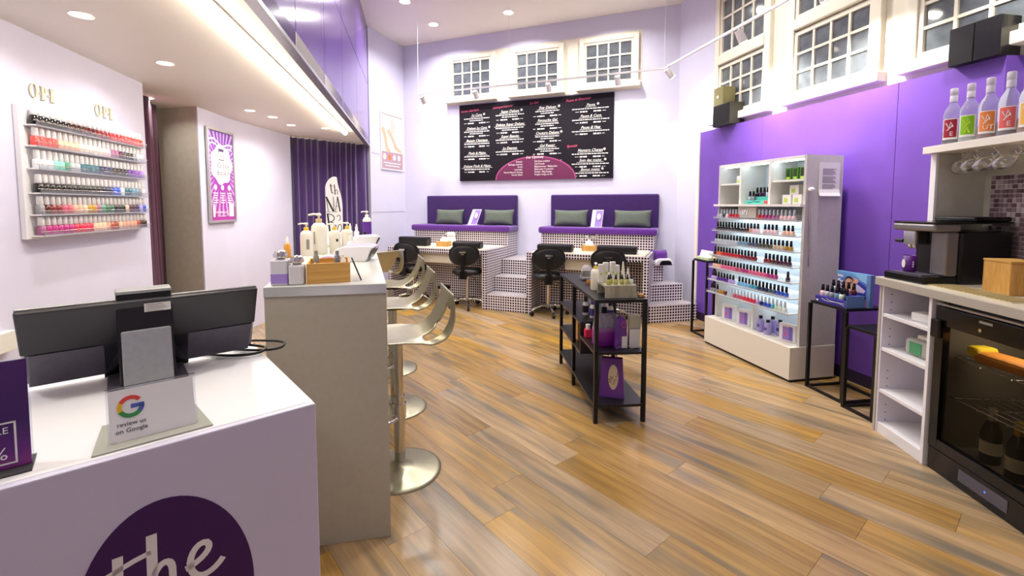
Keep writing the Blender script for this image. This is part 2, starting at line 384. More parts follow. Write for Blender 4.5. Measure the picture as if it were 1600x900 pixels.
# ------------------------------------------------------------------ windows: frame, glazing bars, one pane object per light
def window(n, loc, rz, sashes, cas=.07, depth=.05):
    """local x along wall, y into the wall, sashes = [(x0,x1,z0,z1,cols,rows)]"""
    root = thing('window_%d' % n, None, None, loc, rz); struct(root)
    X0 = min(s[0] for s in sashes)-cas; X1 = max(s[1] for s in sashes)+cas; Z0 = min(s[2] for s in sashes)-cas; Z1 = max(s[3] for s in sashes)+cas
    f = MB()
    f.box(X0, X0+cas, -depth, 0, Z0, Z1); f.box(X1-cas, X1, -depth, 0, Z0, Z1); f.box(X0+cas, X1-cas, -depth, 0, Z1-cas, Z1)
    f.build('window_frame', M_cream, root, .006)
    box('window_sill', (X0-.03, X1+.03, -depth-.05, 0, Z0-.02, Z0+cas*.8), M_cream, root, .008)
    zs = sorted(s[2] for s in sashes)[1:]
    for z in zs: box('transom', (X0+cas, X1-cas, -depth-.015, 0, z-.10, z-.005), M_cream, root, .006)
    for x0, x1, z0, z1, nc, nr in sashes:
        b = MB(); t = .034
        b.box(x0, x0+t, -.034, -.002, z0, z1); b.box(x1-t, x1, -.034, -.002, z0, z1); b.box(x0+t, x1-t, -.034, -.002, z0, z0+t); b.box(x0+t, x1-t, -.034, -.002, z1-t, z1)
        cw, rh = (x1-x0-2*t)/nc, (z1-z0-2*t)/nr
        sa = b.build('sash', M_cream, root)
        for k in range(1, nc): box('glazing_bar', (x0+t+k*cw-.011, x0+t+k*cw+.011, -.030, -.006, z0+t, z1-t), M_cream, sa)
        for k in range(1, nr): box('glazing_bar', (x0+t, x1-t, -.028, -.008, z0+t+k*rh-.011, z0+t+k*rh+.011), M_cream, sa)
        for i in range(nc):
            for j in range(nr):
                box('pane', (x0+t+i*cw+.009, x0+t+(i+1)*cw-.009, -.014, -.003, z0+t+j*rh+.009, z0+t+(j+1)*rh-.009), M_glassn, sa)
for k, t0 in enumerate((-3.86, -2.73, -1.63)):
    window(k+1, Bp(t0, 6.912), A22, [(0, .72, 3.22, 3.82, 4, 3)])
# window wall: local x runs toward the camera, so rotate x to (.2029,-.979)
RWA = math.atan2(-1, .2072)
for k, (y0, w) in enumerate(((5.62, .74), (4.52, .78), (3.42, .86))):
    window(k+4, (rwx(y0, .112), y0, 0), RWA, [(0, w, 2.50, 3.08, 4, 3), (0, w, 3.20, 3.86, 4, 3)], .075)

# ------------------------------------------------------------------ lamps
dl_ring = MB().ring(0, 0, .062, .062, .048, .048, th=.006, z=-.006, n=20).mesh('lamp_ring', M_whitem)
dl_lens = MB().lathe([(.048, -.004), (.048, 0)], 20).mesh('lamp_lens', M_lamp)
def downlight(x, y, z, power, label, group, k=1.0, spread=2.6):
    t = thing('ceiling_spotlight', label, 'ceiling light', (x, y, z), 0, group)
    r = inst('lamp_ring', dl_ring, t); l = inst('lamp_lens', dl_lens, t); r.scale = l.scale = (k, k, 1)
    area('lamp_light', (0, 0, -.012), t, power, .10*k, spread=spread)
HP = [(-1.45, 6.45, 'left of two above the foot poster'), (-1.2, 7.25, 'nearest the corner by the foot poster'), (-.05, 6.8, 'above the first tiled bench'),
      (1.15, 6.2, 'above the second tiled bench'), (-.75, 4.6, 'above the steel bar stools'), (.65, 4.5, 'above the black console shelf'), (1.75, 4.4, 'before the lit polish cabinet'),
      (-.2, 2.4, 'above the near end of the bar'), (1.4, 2.5, 'before the drinks fridge'), (.5, .6, 'above the entrance floor'), (1.9, .4, 'above the near worktop'), (-.1, -.6, 'nearest the entrance wall')]
for x, y, w in HP:
    downlight(x, y, ZH-.001, HIGH_W*(.1 if y < 1 else .6 if y < 3 else 1.05), 'round recessed spotlight in the high ceiling, '+w, 'high ceiling spotlights', 1.3)
LP = [(-2.13, 2.35, 'in front of the polish wall display'), (-2.3, 3.13, 'beside the end of the polish wall'), (-2.61, 4.66, 'before the purple booking poster'),
      (-2.56, 5.0, 'second from the booking poster'), (-2.6, 5.5, 'left of the pair before the velvet curtain'), (-2.29, 5.73, 'right of the pair before the velvet curtain'), (-1.5, .9, 'behind the reception desk'), (-3.2, 4.12, 'in the opening with the plum curtain')]
for x, y, w in LP:
    downlight(x, y, ZL-.001, LOW_W, 'small recessed spotlight in the low ceiling, '+w, 'low ceiling spotlights', .8)
# LED strip along the edge of the low ceiling
p, q = Vector((-1.10, .6)), Vector((-2.14, 6.0)); dd = (q-p).normalized(); mid = (p+q)/2
ls = thing('led_light_strip', 'long glowing warm LED strip along the low ceiling edge', 'light strip', (mid.x, mid.y, ZL), math.atan2(dd.y, dd.x))
Ls = (q-p).length
box('housing', (-Ls/2, Ls/2, -.035, .035, -.012, 0), M_whitem, ls)
m = MB(); m.M = Matrix(((0, 0, 1, 0), (1, 0, 0, 0), (0, 1, 0, -.0125), (0, 0, 0, 1))); m.prism([(-.03, 0), (-.026, -.02), (-.012, -.034), (.012, -.034), (.026, -.02), (.03, 0)], -Ls/2+.02, Ls/2-.02); m.build('diffuser', M_led, ls)
area('strip_light', (0, 0, -.06), ls, STRIP_W, Ls, (1, .95, .88), size_y=.05)
# hanging track with spot heads
TZ = 3.13; TA, TB, TD = Vector((-1.43, 7.16, TZ)), Vector((1.88, 5.82, TZ)), Vector((2.62, 2.1, TZ))
tk = thing('track_light', 'white hanging track light with spot heads before the high windows', 'track light')
rl = MB()
for a, b in ((TA, TB), (TB, TD)):
    dv = (b-a).normalized(); nv = Vector((-dv.y, dv.x, 0))*.011
    rl.prism([tuple((a-nv).xy), tuple((b-nv).xy), tuple((b+nv).xy), tuple((a+nv).xy)], TZ-.011, TZ+.011)
rl.build('rail', M_whitem, tk)
for p in (TA, TA.lerp(TB, .42), TB, TB.lerp(TD, .5), TD):
    MB().cyl(p, (p.x, p.y, ZH), .003, n=6).build('cable', M_whitem, tk)
heads = [(TA.lerp(TB, f), Vector(NC+(0,))*.55+Vector((0, 0, -.55)), .7) for f in (.02, .27, .58, .84)] + \
        [(TB.lerp(TD, f), Vector((.6, .12, dz)), k) for f, dz, k in ((.02, -.6, 1), (.36, -1.1, 3.5), (.60, -1.1, 3.5), (.86, -.75, 1))]
for p, aim, pw in heads:
    av = aim.normalized(); p0 = p+Vector((0, 0, -.05)); p1 = p0+av*.10
    hd = MB().cyl(p+Vector((0, 0, -.01)), p0, .008, n=8).cyl(p0-av*.02, p1, .036, .04, 14).build('spot_head', M_whitem, tk)
    MB().cyl(p1, p1+av*.004, .036, n=14).build('lens', M_lamp, hd)
    l = bpy.data.lights.new('spot', 'SPOT'); l.energy = TRACK_W*4*pw; l.spot_size = 1.9; l.spot_blend = .9; l.shadow_soft_size = .04; l.color = (1, .94, .82)
    lo = bpy.data.objects.new('spot', l); C.objects.link(lo); lo.parent = hd; lo.location = p1+av*.01; lo.rotation_euler = av.to_track_quat('-Z', 'Y').to_euler()

# ------------------------------------------------------------------ tiled pedicure benches, stairs, back wall
def cushion(name, label, w, h, dpt, loc, rz, tilt, m, group=None, cat='cushion'):
    mb = MB(); N = 14; vs = []; fs = []
    for sgn in (1, -1):
        o = len(vs)
        for i in range(N+1):
            for j in range(N+1):
                u, v_ = 2*i/N-1, 2*j/N-1
                px = w/2*u*(1-.06*(1-v_*v_)) ; pz = h/2*v_*(1-.10*(1-u*u))
                b = dpt/2*((1-u**4)*(1-v_**4))**.6 + .002*math.sin(9*u+4*v_)*(1-abs(u))*(1-abs(v_))
                vs.append((px, sgn*b, pz+h/2))
        for i in range(N):
            for j in range(N):
                q = (o+i*(N+1)+j, o+(i+1)*(N+1)+j, o+(i+1)*(N+1)+j+1, o+i*(N+1)+j+1)
                fs.append(q if sgn < 0 else q[::-1])
    mb.add(vs, fs, True)
    o = mb.build(name, m, None, weld=True); o.location = loc; o.rotation_euler = (tilt, 0, rz)
    return tag(o, label, cat, group)
def pedi_bench(t0, w, which):
    r = thing('pedicure_bench', 'tiled pedicure podium with purple bench seat, '+which, 'pedicure bench', Bp(t0, 5.72), A22, 'tiled pedicure benches')
    box('side_wall', (0, .062, 0, .80, 0, .752), M_mos, r); box('side_wall', (w-.062, w, 0, .80, 0, .752), M_mos, r)
    box('knee_wall', (.062, w-.062, .40, .46, 0, .752), M_mos, r)
    box('table_rim', (0, w, 0, .80, .753, .822), M_mos, r)
    box('table_top', (.05, w-.05, .035, .795, .822, .828), mat('cream_table_top', '#efe6cf', .35), r)
    box('basin', (.5, 1.12, .06, .395, .60, .752), mat('cream_basin', '#d9d2c0', .5), r, .02)
    box('bench_base', (-.06, w-.01, .805, 1.195, 0, 1.03), M_mos, r)
    box('seat_pad', (-.10, w+.03, .75, 1.19, 1.031, 1.125), M_velvs, r, .03, seg=3)
    box('back_pad', (-.02, w+.02, 1.115, 1.195, 1.10, 1.605), M_velv, r, .025, seg=3)
    # mixer tap on the bench front
    tp = MB().cyl((.70, .80, 1.0), (.70, .74, 1.0), .022).cyl((.62, .745, 1.0), (.78, .745, 1.0), .016)
    tp.tube([(.70, .74, 1.0), (.70, .68, 1.005), (.66, .6, .995), (.60, .56, .97)], .010).cyl((.78, .745, 1.0), (.78, .70, 1.03), .012)
    tp.build('tap', M_chrome, r); return r
pedi_bench(-4.33, 1.63, 'nearest the velvet curtain'); pedi_bench(-2.10, 1.56, 'beside the purple wall')
st = thing('tiled_stairs', 'black and white mosaic steps between the two benches', 'stairs', Bp(-2.70, 5.72), A22, 'mosaic stairs')
for k in range(3): box('step', (.003, .597, .28*k, .28*(k+1) if k < 2 else 1.195, 0, .215*(k+1)), M_mos, st)
d2 = math.atan2(.157, .693)
st = thing('tiled_stairs', 'black and white mosaic steps beside the purple wall', 'stairs', (1.675, 5.565, 0), d2, 'mosaic stairs')
for k, (a, b, x1) in enumerate(((0, .24, .66), (.24, .46, .61), (.46, .80, .455))):
    sh = .30*a
    MB().prism([(sh, a), (x1, a), (x1-.22*(b-a), b), (sh+.45*(b-a), b)], 0, .215*(k+1)).build('step', M_mos, st)
# pads, tissue boxes on the benches
def on_bench(name, d, label, cat, m, t, o, bev=.015, group=None, rz=0):
    ob = box(name, d, m, None, bev); ob.location = Bp(t, o, .829); ob.rotation_euler = (0, 0, A22+rz); return tag(ob, label, cat, group)
on_bench('foot_rest_pad', (-.25, .25, -.075, .075, 0, .135), 'tall black leather foot rest block on the left bench table, left end', 'foot rest', M_blk, -4.02, 5.97, .02, 'black foot rests')
on_bench('foot_rest_pad', (-.22, .22, -.07, .07, 0, .095), 'black leather foot rest block on the left bench table, right half', 'foot rest', M_blk, -3.06, 5.88, .02, 'black foot rests', .03)
on_bench('foot_rest_pad', (-.24, .24, -.07, .07, 0, .095), 'black leather foot rest block on the right bench table, left half', 'foot rest', M_blk, -1.76, 5.90, .02, 'black foot rests')
on_bench('foot_rest_pad', (-.25, .25, -.07, .07, 0, .10), 'black leather foot rest block on the right bench table, right half', 'foot rest', M_blk, -.95, 5.93, .02, 'black foot rests')
for t, o, w in ((-3.54, 6.02, 'left'), (-1.36, 6.16, 'right')):
    b = thing('tissue_box', 'small bamboo tissue box on the %s bench table' % w, 'tissue box', Bp(t, o, .829), A22, 'bamboo tissue boxes')
    box('box_body', (-.09, .09, -.07, .07, 0, .075), M_bamboo2, b, .004)
    n = MB(); n.lathe([(.06, .075), (.05, .10), (.035, .125), (.028, .13), (.01, .15)], 9, sx=1.1, sy=.7, cap=False); n.build('tissue', M_whitem, b, weld=True)
tw = tag(MB().cyl((-.05, 0, .06), (.07, 0, .06), .06, n=18).cyl((-.06, .02, .155), (.06, .02, .155), .04, n=14).build('towel_roll', M_whitem, None, .008), 'white rolled towels beside the tap of the left bench', 'towel')
tw.location = Bp(-3.60, 6.33, .83); tw.rotation_euler = (0, 0, A22)
for k, (t, w, m) in enumerate(((-3.84, .52, 'left cushion on the left'), (-2.95, .52, 'right cushion on the left'), (-1.77, .52, 'left cushion on the right'), (-.87, .52, 'right cushion on the right'))):
    cushion('scatter_cushion', 'grey green fabric scatter cushion, '+m+' bench', w, .26, .13, Bp(t, 6.70, 1.122), A22, -.22, M_green, 'grey green cushions')
# price stands on the benches
for t, dx, w in ((-3.38, .05, 'left'), (-1.38, .01, 'right')):
    r = thing('leaflet_stand', 'white and lilac leaflet stand between the cushions of the %s bench' % w, 'leaflet stand', Bp(t, 6.62, 1.126), A22, 'bench leaflet stands')
    box('base', (-.07, .11, -.05, .06, 0, .008), M_white, r)
    P = MB(); P.add([(-.065, 0, .008), (.095, 0, .008), (.095+dx, .09, .25), (-.065+dx, .09, .25), (-.065, .006, .008), (.095, .006, .008), (.095+dx, .096, .25), (-.065+dx, .096, .25)],
          [(0, 1, 2, 3), (7, 6, 5, 4), (0, 3, 7, 4), (1, 5, 6, 2), (3, 2, 6, 7), (0, 4, 5, 1)])
    lf = P.build('leaflet', M_white, r)
    Q = MB(); Q.add([(-.01, -.003, .012), (.088, -.003, .012), (.088+dx*.95, .083, .24), (-.01+dx*.95, .083, .24)], [(0, 1, 2, 3)]).build('lilac_panel', mat('lilac_print', '#9a7cc8', .5), lf)
    E_ = MB(); E_.M = Matrix.Translation((dx*.6+.04, .044, .15)) @ Matrix.Rotation(PI/2-.36, 4, 'X'); E_.ellipse(0, 0, .026, .048, z=.006).build('emblem', M_txtw, lf)
# menu board
mb_ = thing('menu_board', 'large black menu board with white price lists above the benches', 'menu board', Bp(-3.725, 6.885, 1.845), A22)
BW, BH = 2.545, 1.245
bd = box('board', (0, BW, 0, .03, 0, BH), M_board, mb_)
T_ = lambda: MB()
tx, pk, mg = MB(), MB(), MB()
for m in (tx, pk, mg): m.M = facing((0, 0, 0))
ex, ea, eb = .52*BW, .265*BW, .30*BH
arc = [(ex+ea*math.cos(a), eb*math.sin(a)) for a in [PI*k/30 for k in range(31)]]
mg.prism(arc, .001, .002); mg.build('options_panel', M_magenta, mb_)
ln_ = MB(); ln_.M = facing((0, 0, 0)); ln_.ring(ex, 0, ea*.985, eb*.965, ea*.968, eb*.945, 0, PI, z=.002); ln_.build('arc_line', M_pinkl, mb_)
rnd = random.Random(3)
def dashes(m, cx, cy, w, h):
    x = cx-w/2
    while x < cx+w/2:
        l = rnd.uniform(.018, .06); l = min(l, cx+w/2-x)
        if l > .008: m.box(x, x+l, cy-h/2, cy+h/2, .001, .0016)
        x += l+.010
def item(fx, fy, name, lines=2, w=.17, star=False):
    cx, y = fx*BW, BH*(1-fy)
    tx.text(name, .056, cx, y-.025, .001, shear=.35)
    wd_ = .026*len(name); tx.ribbon([(cx-wd_/2-.02, y-.038), (cx+wd_/2+.02, y-.034)], .004, z=.001)
    if star:
        for k in range(4):
            a = k*PI/4; X, Y = cx+wd_/2+.045, y
            tx.ribbon([(X-.02*math.cos(a), Y-.02*math.sin(a)), (X+.02*math.cos(a), Y+.02*math.sin(a))], .005, z=.001)
    for k in range(lines): dashes(tx, cx, y-.062-.032*k, w*BW*(1 if k == 0 else .55), .013)
    yy = y-.062-.032*lines-.010
    for sx_ in (-1, 1):
        dashes(tx, cx+sx_*.04*BW, yy, .045*BW, .019); dashes(tx, cx+sx_*.08*BW, yy, .02*BW, .006)
for fx, fy, s in ((.075, .075, 'Vernis classique'), (.305, .06, 'Semi-permanent'), (.515, .045, 'Le Gel'), (.79, .05, 'Pause et Douceur'), (.755, .60, 'Specials')):
    pk.text(s, .052, fx*BW, BH*(1-fy)-.02, .001, shear=.35, rot=.05)
pk.build('pink_heading', M_txtp, mb_)
for f, s, st_ in ((.135, 'La Cure', 1), (.305, 'Deluxe La Cure', 1), (.465, 'Beaute Classique', 0), (.63, 'Pieds & Mains', 0), (.80, 'Deluxe Pieds & Mains', 0)): item(.125, f, s, 2 if f < .4 else 1, .18, st_)
for f, s, st_ in ((.12, 'Super Deluxe', 1), (.285, 'Deluxe Super Deluxe', 0), (.435, 'Super Beaute', 0), (.585, 'La Depose', 0)): item(.355, f, s, 2 if f < .4 else 1, .19, st_)
for f, s, st_ in ((.11, 'Stay Deluxe', 1), (.265, 'Retouche Gel', 0), (.42, 'Couture Deluxe', 1), (.575, 'Gel Repair', 0)): item(.60, f, s, 2, .15, st_)
for f, s, st_ in ((.12, 'Pause', 1), (.25, 'Pause & Cure', 0), (.385, 'Pause & Hug', 0), (.655, 'Numero Change', 1), (.775, 'Soin des mains', 1), (.885, 'Bonus mains', 1)): item(.865, f, s, 1, .22, st_)
tx.text('Les Options', .058, ex, eb-.04, .0025, shear=.35)
for k, (a, b) in enumerate((('Keratin', 'Gel Sans couleur'), ('Sechage express', 'Gel French'), ('Scrub', 'Babyboomer / Babycolor'), ('Lavender', 'Babycolor 3 nuances'), ('Vernis Nature Strong', 'Simple / Big Design'), ('Vernis Glow', 'Ongles longs ou XL'))):
    yy = eb-.10-.041*k; tx.text(a, .037, ex-.20, yy, .0025, align='RIGHT'); dashes(tx, ex-.10, yy+.012, .13, .016); tx.text(b, .037, ex, yy, .0025, align='LEFT'); dashes(tx, ex+.026*len(b)*.78+.07, yy+.012, .10, .016)
tx.build('lettering', M_txtw, mb_)

# technician chairs
def tech_chair(x, y, rz, label):
    r = thing('technician_chair', label, 'chair', (x, y, 0), rz, 'black technician chairs')
    MB().lathe([(.02, .47), (.19, .475), (.215, .50), (.215, .525), (.18, .555), (.02, .56)], 24).build('seat', M_blk, r)
    B = MB(); N, R = 28, 6; vs = []; fs = []
    for sgn in (1, -1):
        o = len(vs)
        for i in range(R+1):
            q = i/R
            for k in range(N):
                a = 2*PI*k/N; ca, sa = math.cos(a), math.sin(a)
                px = .215*q*math.copysign(abs(ca)**.85, ca); pz = .150*q*math.copysign(abs(sa)**.85, sa)
                vs.append((px, -.235+.9*px*px+sgn*(.012+.022*math.sqrt(max(0, 1-q*q))) if i < R else -.235+.9*px*px+sgn*.008, .765+pz))
        for i in range(R):
            for k in range(N):
                f = (o+i*N+k, o+i*N+(k+1) % N, o+(i+1)*N+(k+1) % N, o+(i+1)*N+k); fs.append(f if sgn < 0 else f[::-1])
    o0, o1 = R*N, (R+1)*N+R*N
    for k in range(N): fs.append((o0+k, o0+(k+1) % N, o1+(k+1) % N, o1+k))
    B.add(vs, fs, True); B.build('backrest', M_blk, r, weld=True)
    br = MB().box(-.028, .028, -.30, -.265, .46, .80); br.box(-.03, .03, -.30, -.05, .45, .475); br.box(-.05, .05, -.30, -.262, .44, .56)
    bk = br.build('back_bracket', M_blkp, r, .006)
    MB().box(-.045, .045, -.305, -.272, .80, .822).box(-.02, .02, -.31, -.27, .775, .79).build('bracket_clip', M_chrome, bk)
    MB().cyl((0, 0, .09), (0, 0, .40), .022).cyl((0, 0, .40), (0, 0, .47), .034).build('gas_column', M_chrome, r)
    MB().tube([(.03, 0, .45), (.12, -.10, .43), (.17, -.17, .36)], .006).build('lever', M_chrome, r)
    for k in range(5):
        a = 2*PI*k/5-PI/2+.25; ca, sa = math.cos(a), math.sin(a)
        MB().tube([(0, 0, .115), (.10*ca, .10*sa, .125), (.19*ca, .19*sa, .105), (.255*ca, .255*sa, .070)], [.022, .018, .016, .014]).build('leg', M_chrome, r)
        cs = MB(); X, Y = .255*ca, .255*sa; tx_, ty_ = -sa*.017, ca*.017
        cs.cyl((X-tx_, Y-ty_, .027), (X+tx_, Y+ty_, .027), .027, n=14).cyl((X, Y, .03), (X, Y, .072), .008, n=8); cs.build('caster', M_blkp, r)
    return r
tech_chair(-.63, 6.47, -.12, 'black chair with oval back and chrome star base, right place at the left bench')
tech_chair(-1.47, 6.83, -.35, 'black chair with oval back behind the steel bar stools')
tech_chair(.48, 6.05, -.05, 'black chair with oval back left behind the black console shelf')
tech_chair(1.22, 5.82, -.2, 'black chair with oval back hidden behind the bottles on the console')
r = thing('pedal_bin', 'small shiny steel pedal bin under the left bench table', 'bin', (-.98, 6.60, 0))
MB().cyl((0, 0, .0), (0, 0, .25), .095, n=24).build('bin_body', M_chrome, r); MB().lathe([(.097, .25), (.097, .265), (.08, .285), (.02, .295)], 24).build('lid', M_blkp, r)
# things on the right stairs
a = cushion('rolled_cushion', 'crumpled purple neck cushion on the top mosaic step', .24, .20, .22, (1.99, 6.20, .647), .2, -.2, M_velvs, None)
r = thing('uv_lamp', 'white nail lamp with black opening on the top mosaic step', 'nail lamp', (2.02, 6.06, .647), .15)
pf = [(-.13, 0), (.13, 0), (.12, .05), (.09, .09), (-.07, .09), (-.12, .05)]
m = MB(); m.M = facing((0, 0, 0)); m.prism(pf, -.12, .0); m.build('shell', M_white, r, .015); m = MB(); m.M = facing((0, 0, 0)); m.prism([(-.075, .004), (.105, .004), (.09, .05), (.06, .065), (-.03, .065), (-.06, .045)], 0, .004); m.build('opening', M_blkp, r)

# ------------------------------------------------------------------ serif letters and small print helpers
def serif(m, s, x, h, th=.002, z=0):
    """bold serif capitals O P I with dots, drawn in the local XY plane from x rightwards"""
    w = h*.11; sw = h*.26
    for ch in s:
        if ch == 'O':
            m.ring(x+h*.40, h/2, h*.40, h*.52, h*.20, h*.47, th=th, z=z, n=28); x += h*.86
        elif ch == 'P':
            m.box(x+h*.08, x+h*.08+sw*.85, 0, h, z, z+th); m.box(x, x+h*.40, 0, h*.05, z, z+th); m.box(x, x+h*.2, h*.95, h, z, z+th)
            m.ring(x+h*.26, h*.735, h*.36, h*.265, h*.14, h*.215, -PI/2, PI/2, th, z, 16); m.box(x+h*.1, x+h*.3, h*.95, h, z, z+th); x += h*.70
        elif ch == 'I':
            m.box(x+h*.10, x+h*.10+sw, 0, h, z, z+th); m.box(x, x+h*.46, 0, h*.05, z, z+th); m.box(x, x+h*.46, h*.95, h, z, z+th); x += h*.5
        elif ch == '.':
            m.ellipse(x+h*.07, h*.42, h*.065, h*.065, th, z, 12); x += h*.19
    return x
def bez(p0, p1, p2, p3, n=8):
    return [tuple((1-t)**3*a+3*(1-t)**2*t*b+3*(1-t)*t*t*c+t**3*d for a, b, c, d in zip(p0, p1, p2, p3)) for t in [k/n for k in range(n+1)]]
def script_the(m, x, y, s, th=.002, z=0, w=.11):
    """hand-lettered 'the': x,y baseline start, s = t height"""
    P = lambda pts: [(x+a*s, y+b*s) for a, b in pts]
    m.ribbon(P([(.34, .97), (.33, .6), (.32, .2)]+bez((.32, .2), (.33, .02), (.46, .0), (.55, .10), 6)[1:]), w*s*1.3, th, z)
    m.ribbon(P([(.02, .62), (.2, .70), (.55, .80), (.78, .84)]), w*s*.8, th, z)
    m.ribbon(P([(.80, 1.15), (.79, .6), (.78, .0)]), w*s*1.4, th, z)
    m.ribbon(P(bez((.79, .35), (.88, .62), (1.06, .62), (1.07, .40), 8)+[(1.07, .12)]+bez((1.07, .12), (1.08, 0), (1.2, -.02), (1.28, .1), 6)[1:]), w*s, th, z)
    m.ribbon(P(bez((1.26, .26), (1.5, .30), (1.72, .48), (1.60, .62), 8)+bez((1.60, .62), (1.44, .72), (1.26, .42), (1.36, .16), 8)[1:]+bez((1.36, .16), (1.45, -.08), (1.7, .0), (1.85, .2), 8)[1:]), w*s, th, z)

# ------------------------------------------------------------------ nail bar counter
r = thing('nail_bar', 'long grey laminate bar counter with a pale top and stools', 'bar counter')
A_, B_ = Vector((-.53, 1.925)), Vector((-.997, 1.83)); ld = Vector((-.31, .951)).normalized(); LEN = 2.95
HB = 1.12
MB().prism([tuple(A_), tuple(B_), tuple(B_+ld*.04), tuple(A_+ld*.04)], 0, HB-.041).build('end_panel', M_lam, r, .002)
wv = (A_-B_)
I0 = A_-wv*.55+ld*.041
MB().prism([tuple(I0), tuple(B_+ld*.041), tuple(B_+ld*LEN), tuple(I0+ld*(LEN-.041))], .0, HB-.041).build('cabinet_body', M_lam, r)
ov = .004
MB().prism([tuple(A_-ld*ov), tuple(B_-ld*ov), tuple(B_+ld*(LEN+ov)), tuple(A_+ld*(LEN+ov))], HB-.04, HB).build('bar_top', M_lamtop, r, .002)
MB().prism([tuple(A_-ld*(ov+.003)), tuple(B_-ld*(ov+.003)), tuple(B_-ld*ov), tuple(A_-ld*ov)], HB-.04, HB-.002).build('edge_strip', M_steeledge, r)
nb = math.atan2(wv.y, wv.x)

# bar stools
def stool(x, y, rz, label):
    """local +x points away from the bar (the low back is at +x)"""
    r = thing('bar_stool', label, 'bar stool', (x, y, 0), rz, 'steel bar stools')
    MB().lathe([(.222, 0), (.222, .008), (.20, .014), (.08, .026), (.045, .04), (.032, .06)], 40).build('base_plate', M_stool, r)
    MB().cyl((0, 0, .05), (0, 0, .42), .030, n=20).cyl((0, 0, .42), (0, 0, .735), .024, n=20).build('pole', M_chrome, r)
    fr = [(-.03, .05, .335), (-.02, .10, .335), (-.09, .16, .335), (-.20, .15, .335), (-.24, 0, .335), (-.20, -.15, .335), (-.09, -.16, .335), (-.02, -.10, .335), (-.03, -.05, .335)]
    MB().tube(fr, .011).cyl((0, 0, .30), (0, 0, .38), .037, n=18).build('foot_rest', M_chrome, r)
    MB().box(-.08, .08, -.08, .08, .725, .742).build('seat_mount', M_blkm, r)
    m = MB(); NS, NW = 30, 22; W = .20
    prof = [(-.20, .742), (-.17, .757), (-.08, .752), (.03, .752), (.11, .768), (.17, .805), (.215, .865), (.245, .93), (.265, .995)]
    def at(s):
        t = s*(len(prof)-1); i = min(int(t), len(prof)-2); f = t-i
        p0, p1, p2, p3 = prof[max(i-1, 0)], prof[i], prof[i+1], prof[min(i+2, len(prof)-1)]
        return tuple(.5*((2*b)+(-a+c)*f+(2*a-5*b+4*c-d_)*f*f+(-a+3*b-3*c+d_)*f**3) for a, b, c, d_ in zip(p0, p1, p2, p3))
    idx = {}; vs = []
    for i in range(NS+1):
        for j in range(NW+1):
            s, w = i/NS, 2*j/NW-1
            px, pz = at(s)
            # outer bands run straighter than the bent centre, leaving the side openings
            e = max(0, (abs(w)-.62)/.38); bow = math.sin(PI*min(1, max(0, (s-.36)/.62)))
            px += .055*e*bow; pz -= .045*e*bow
            ww = W*(1-.10*max(0, s-.7)/.3*0)*(1+.0*s)
            vs.append((px, w*ww, pz+.012*abs(w)**3*(1 if s < .5 else 0))); idx[i, j] = len(vs)-1
    fs = []
    for i in range(NS):
        for j in range(NW):
            s, w = (i+.5)/NS, abs(2*(j+.5)/NW-1)
            if ((s-.69)/.19)**2+((w-.72)/.13)**2 < 1: continue
            fs.append((idx[i, j], idx[i+1, j], idx[i+1, j+1], idx[i, j+1]))
    m.add(vs, fs, True); o = m.build('seat', M_stool, r, solid=.010, sub=1)
    return r
sa = math.atan2(.31, .951)
for k, w in enumerate(('nearest stool', 'second from front', 'third from front')):
    p = Vector((-.612, 2.43))+Vector((-.225, .778))*k
    stool(p.x, p.y, sa, 'brushed steel bar stool with low curved back at the bar, '+w)
stool(-1.44, 4.66, sa-.9, 'brushed steel bar stool turned edge on at the far end of the bar')

# ------------------------------------------------------------------ things on the bar
def lathe_part(name, prof, m, parent, n=20, c=(0, 0, 0), **k): return MB().lathe(prof, n, c, **k).build(name, m, parent)
M_pumpw = mat('ivory_plastic', '#ece7d8', .35); M_yel = mat('yellow_collar', '#d9bd2c', .4); M_tan = mat('tan_collar', '#c8ab7c', .4)
def pump_bottle(x, y, z, R, h, collar, label, rz=0, body=None, lab=None, group='pump bottles on the bar', nozzle=M_pumpw):
    r = thing('pump_bottle', label, 'pump bottle', (x, y, z), rz, group)
    body = body or M_pumpw
    lathe_part('bottle_body', [(R*.92, 0), (R, .006), (R, h*.60), (R*.93, h*.68), (R*.66, h*.745), (R*.38, h*.765)], body, r)
    lathe_part('collar', [(R*.40, h*.762), (R*.40, h*.855), (R*.25, h*.862)], collar, r)
    m = MB().lathe([(R*.14, h*.86), (R*.14, h*.93), (R*.34, h*.935), (R*.34, h*.97), (R*.2, h*1.0)], 14)
    m.tube([(0, 0, h*.965), (-R*.7, 0, h*.972), (-R*1.35, 0, h*.95)], R*.13); m.build('pump_head', nozzle, r)
    if lab:
        a0, a1 = lab[1]; N = 8
        q = MB(); vs = [((R+.0008)*math.cos(a0+(a1-a0)*k/N), (R+.0008)*math.sin(a0+(a1-a0)*k/N), h*zz) for zz in lab[2] for k in range(N+1)]
        q.add(vs, [(k, k+1, N+2+k, N+1+k) for k in range(N)], True); q.build('print', lab[0], r)
    return r
M_greyprint = mat('grey_print', '#8d8a80', .6)
pump_bottle(-1.335, 2.985, HB, .038, .215, M_yel, 'white pump bottle with yellow collar, leftmost on the bar', 0, lab=(M_greyprint, (-1.2, -.7), (.2, .5)))
pump_bottle(-1.30, 3.10, HB, .050, .275, M_tan, 'tallest ivory pump bottle with tan collar on the bar', 0, lab=(M_greyprint, (-1.9, -1.7), (.25, .55)))
pump_bottle(-1.228, 3.185, HB, .038, .205, M_yel, 'white pump bottle with yellow collar right of the tallest bottle', .5, lab=(M_txtk, (-1.5, -1.1), (.38, .47)))
pump_bottle(-1.155, 3.225, HB, .038, .21, M_yel, 'white pump bottle with yellow collar, rightmost of the four', .3)
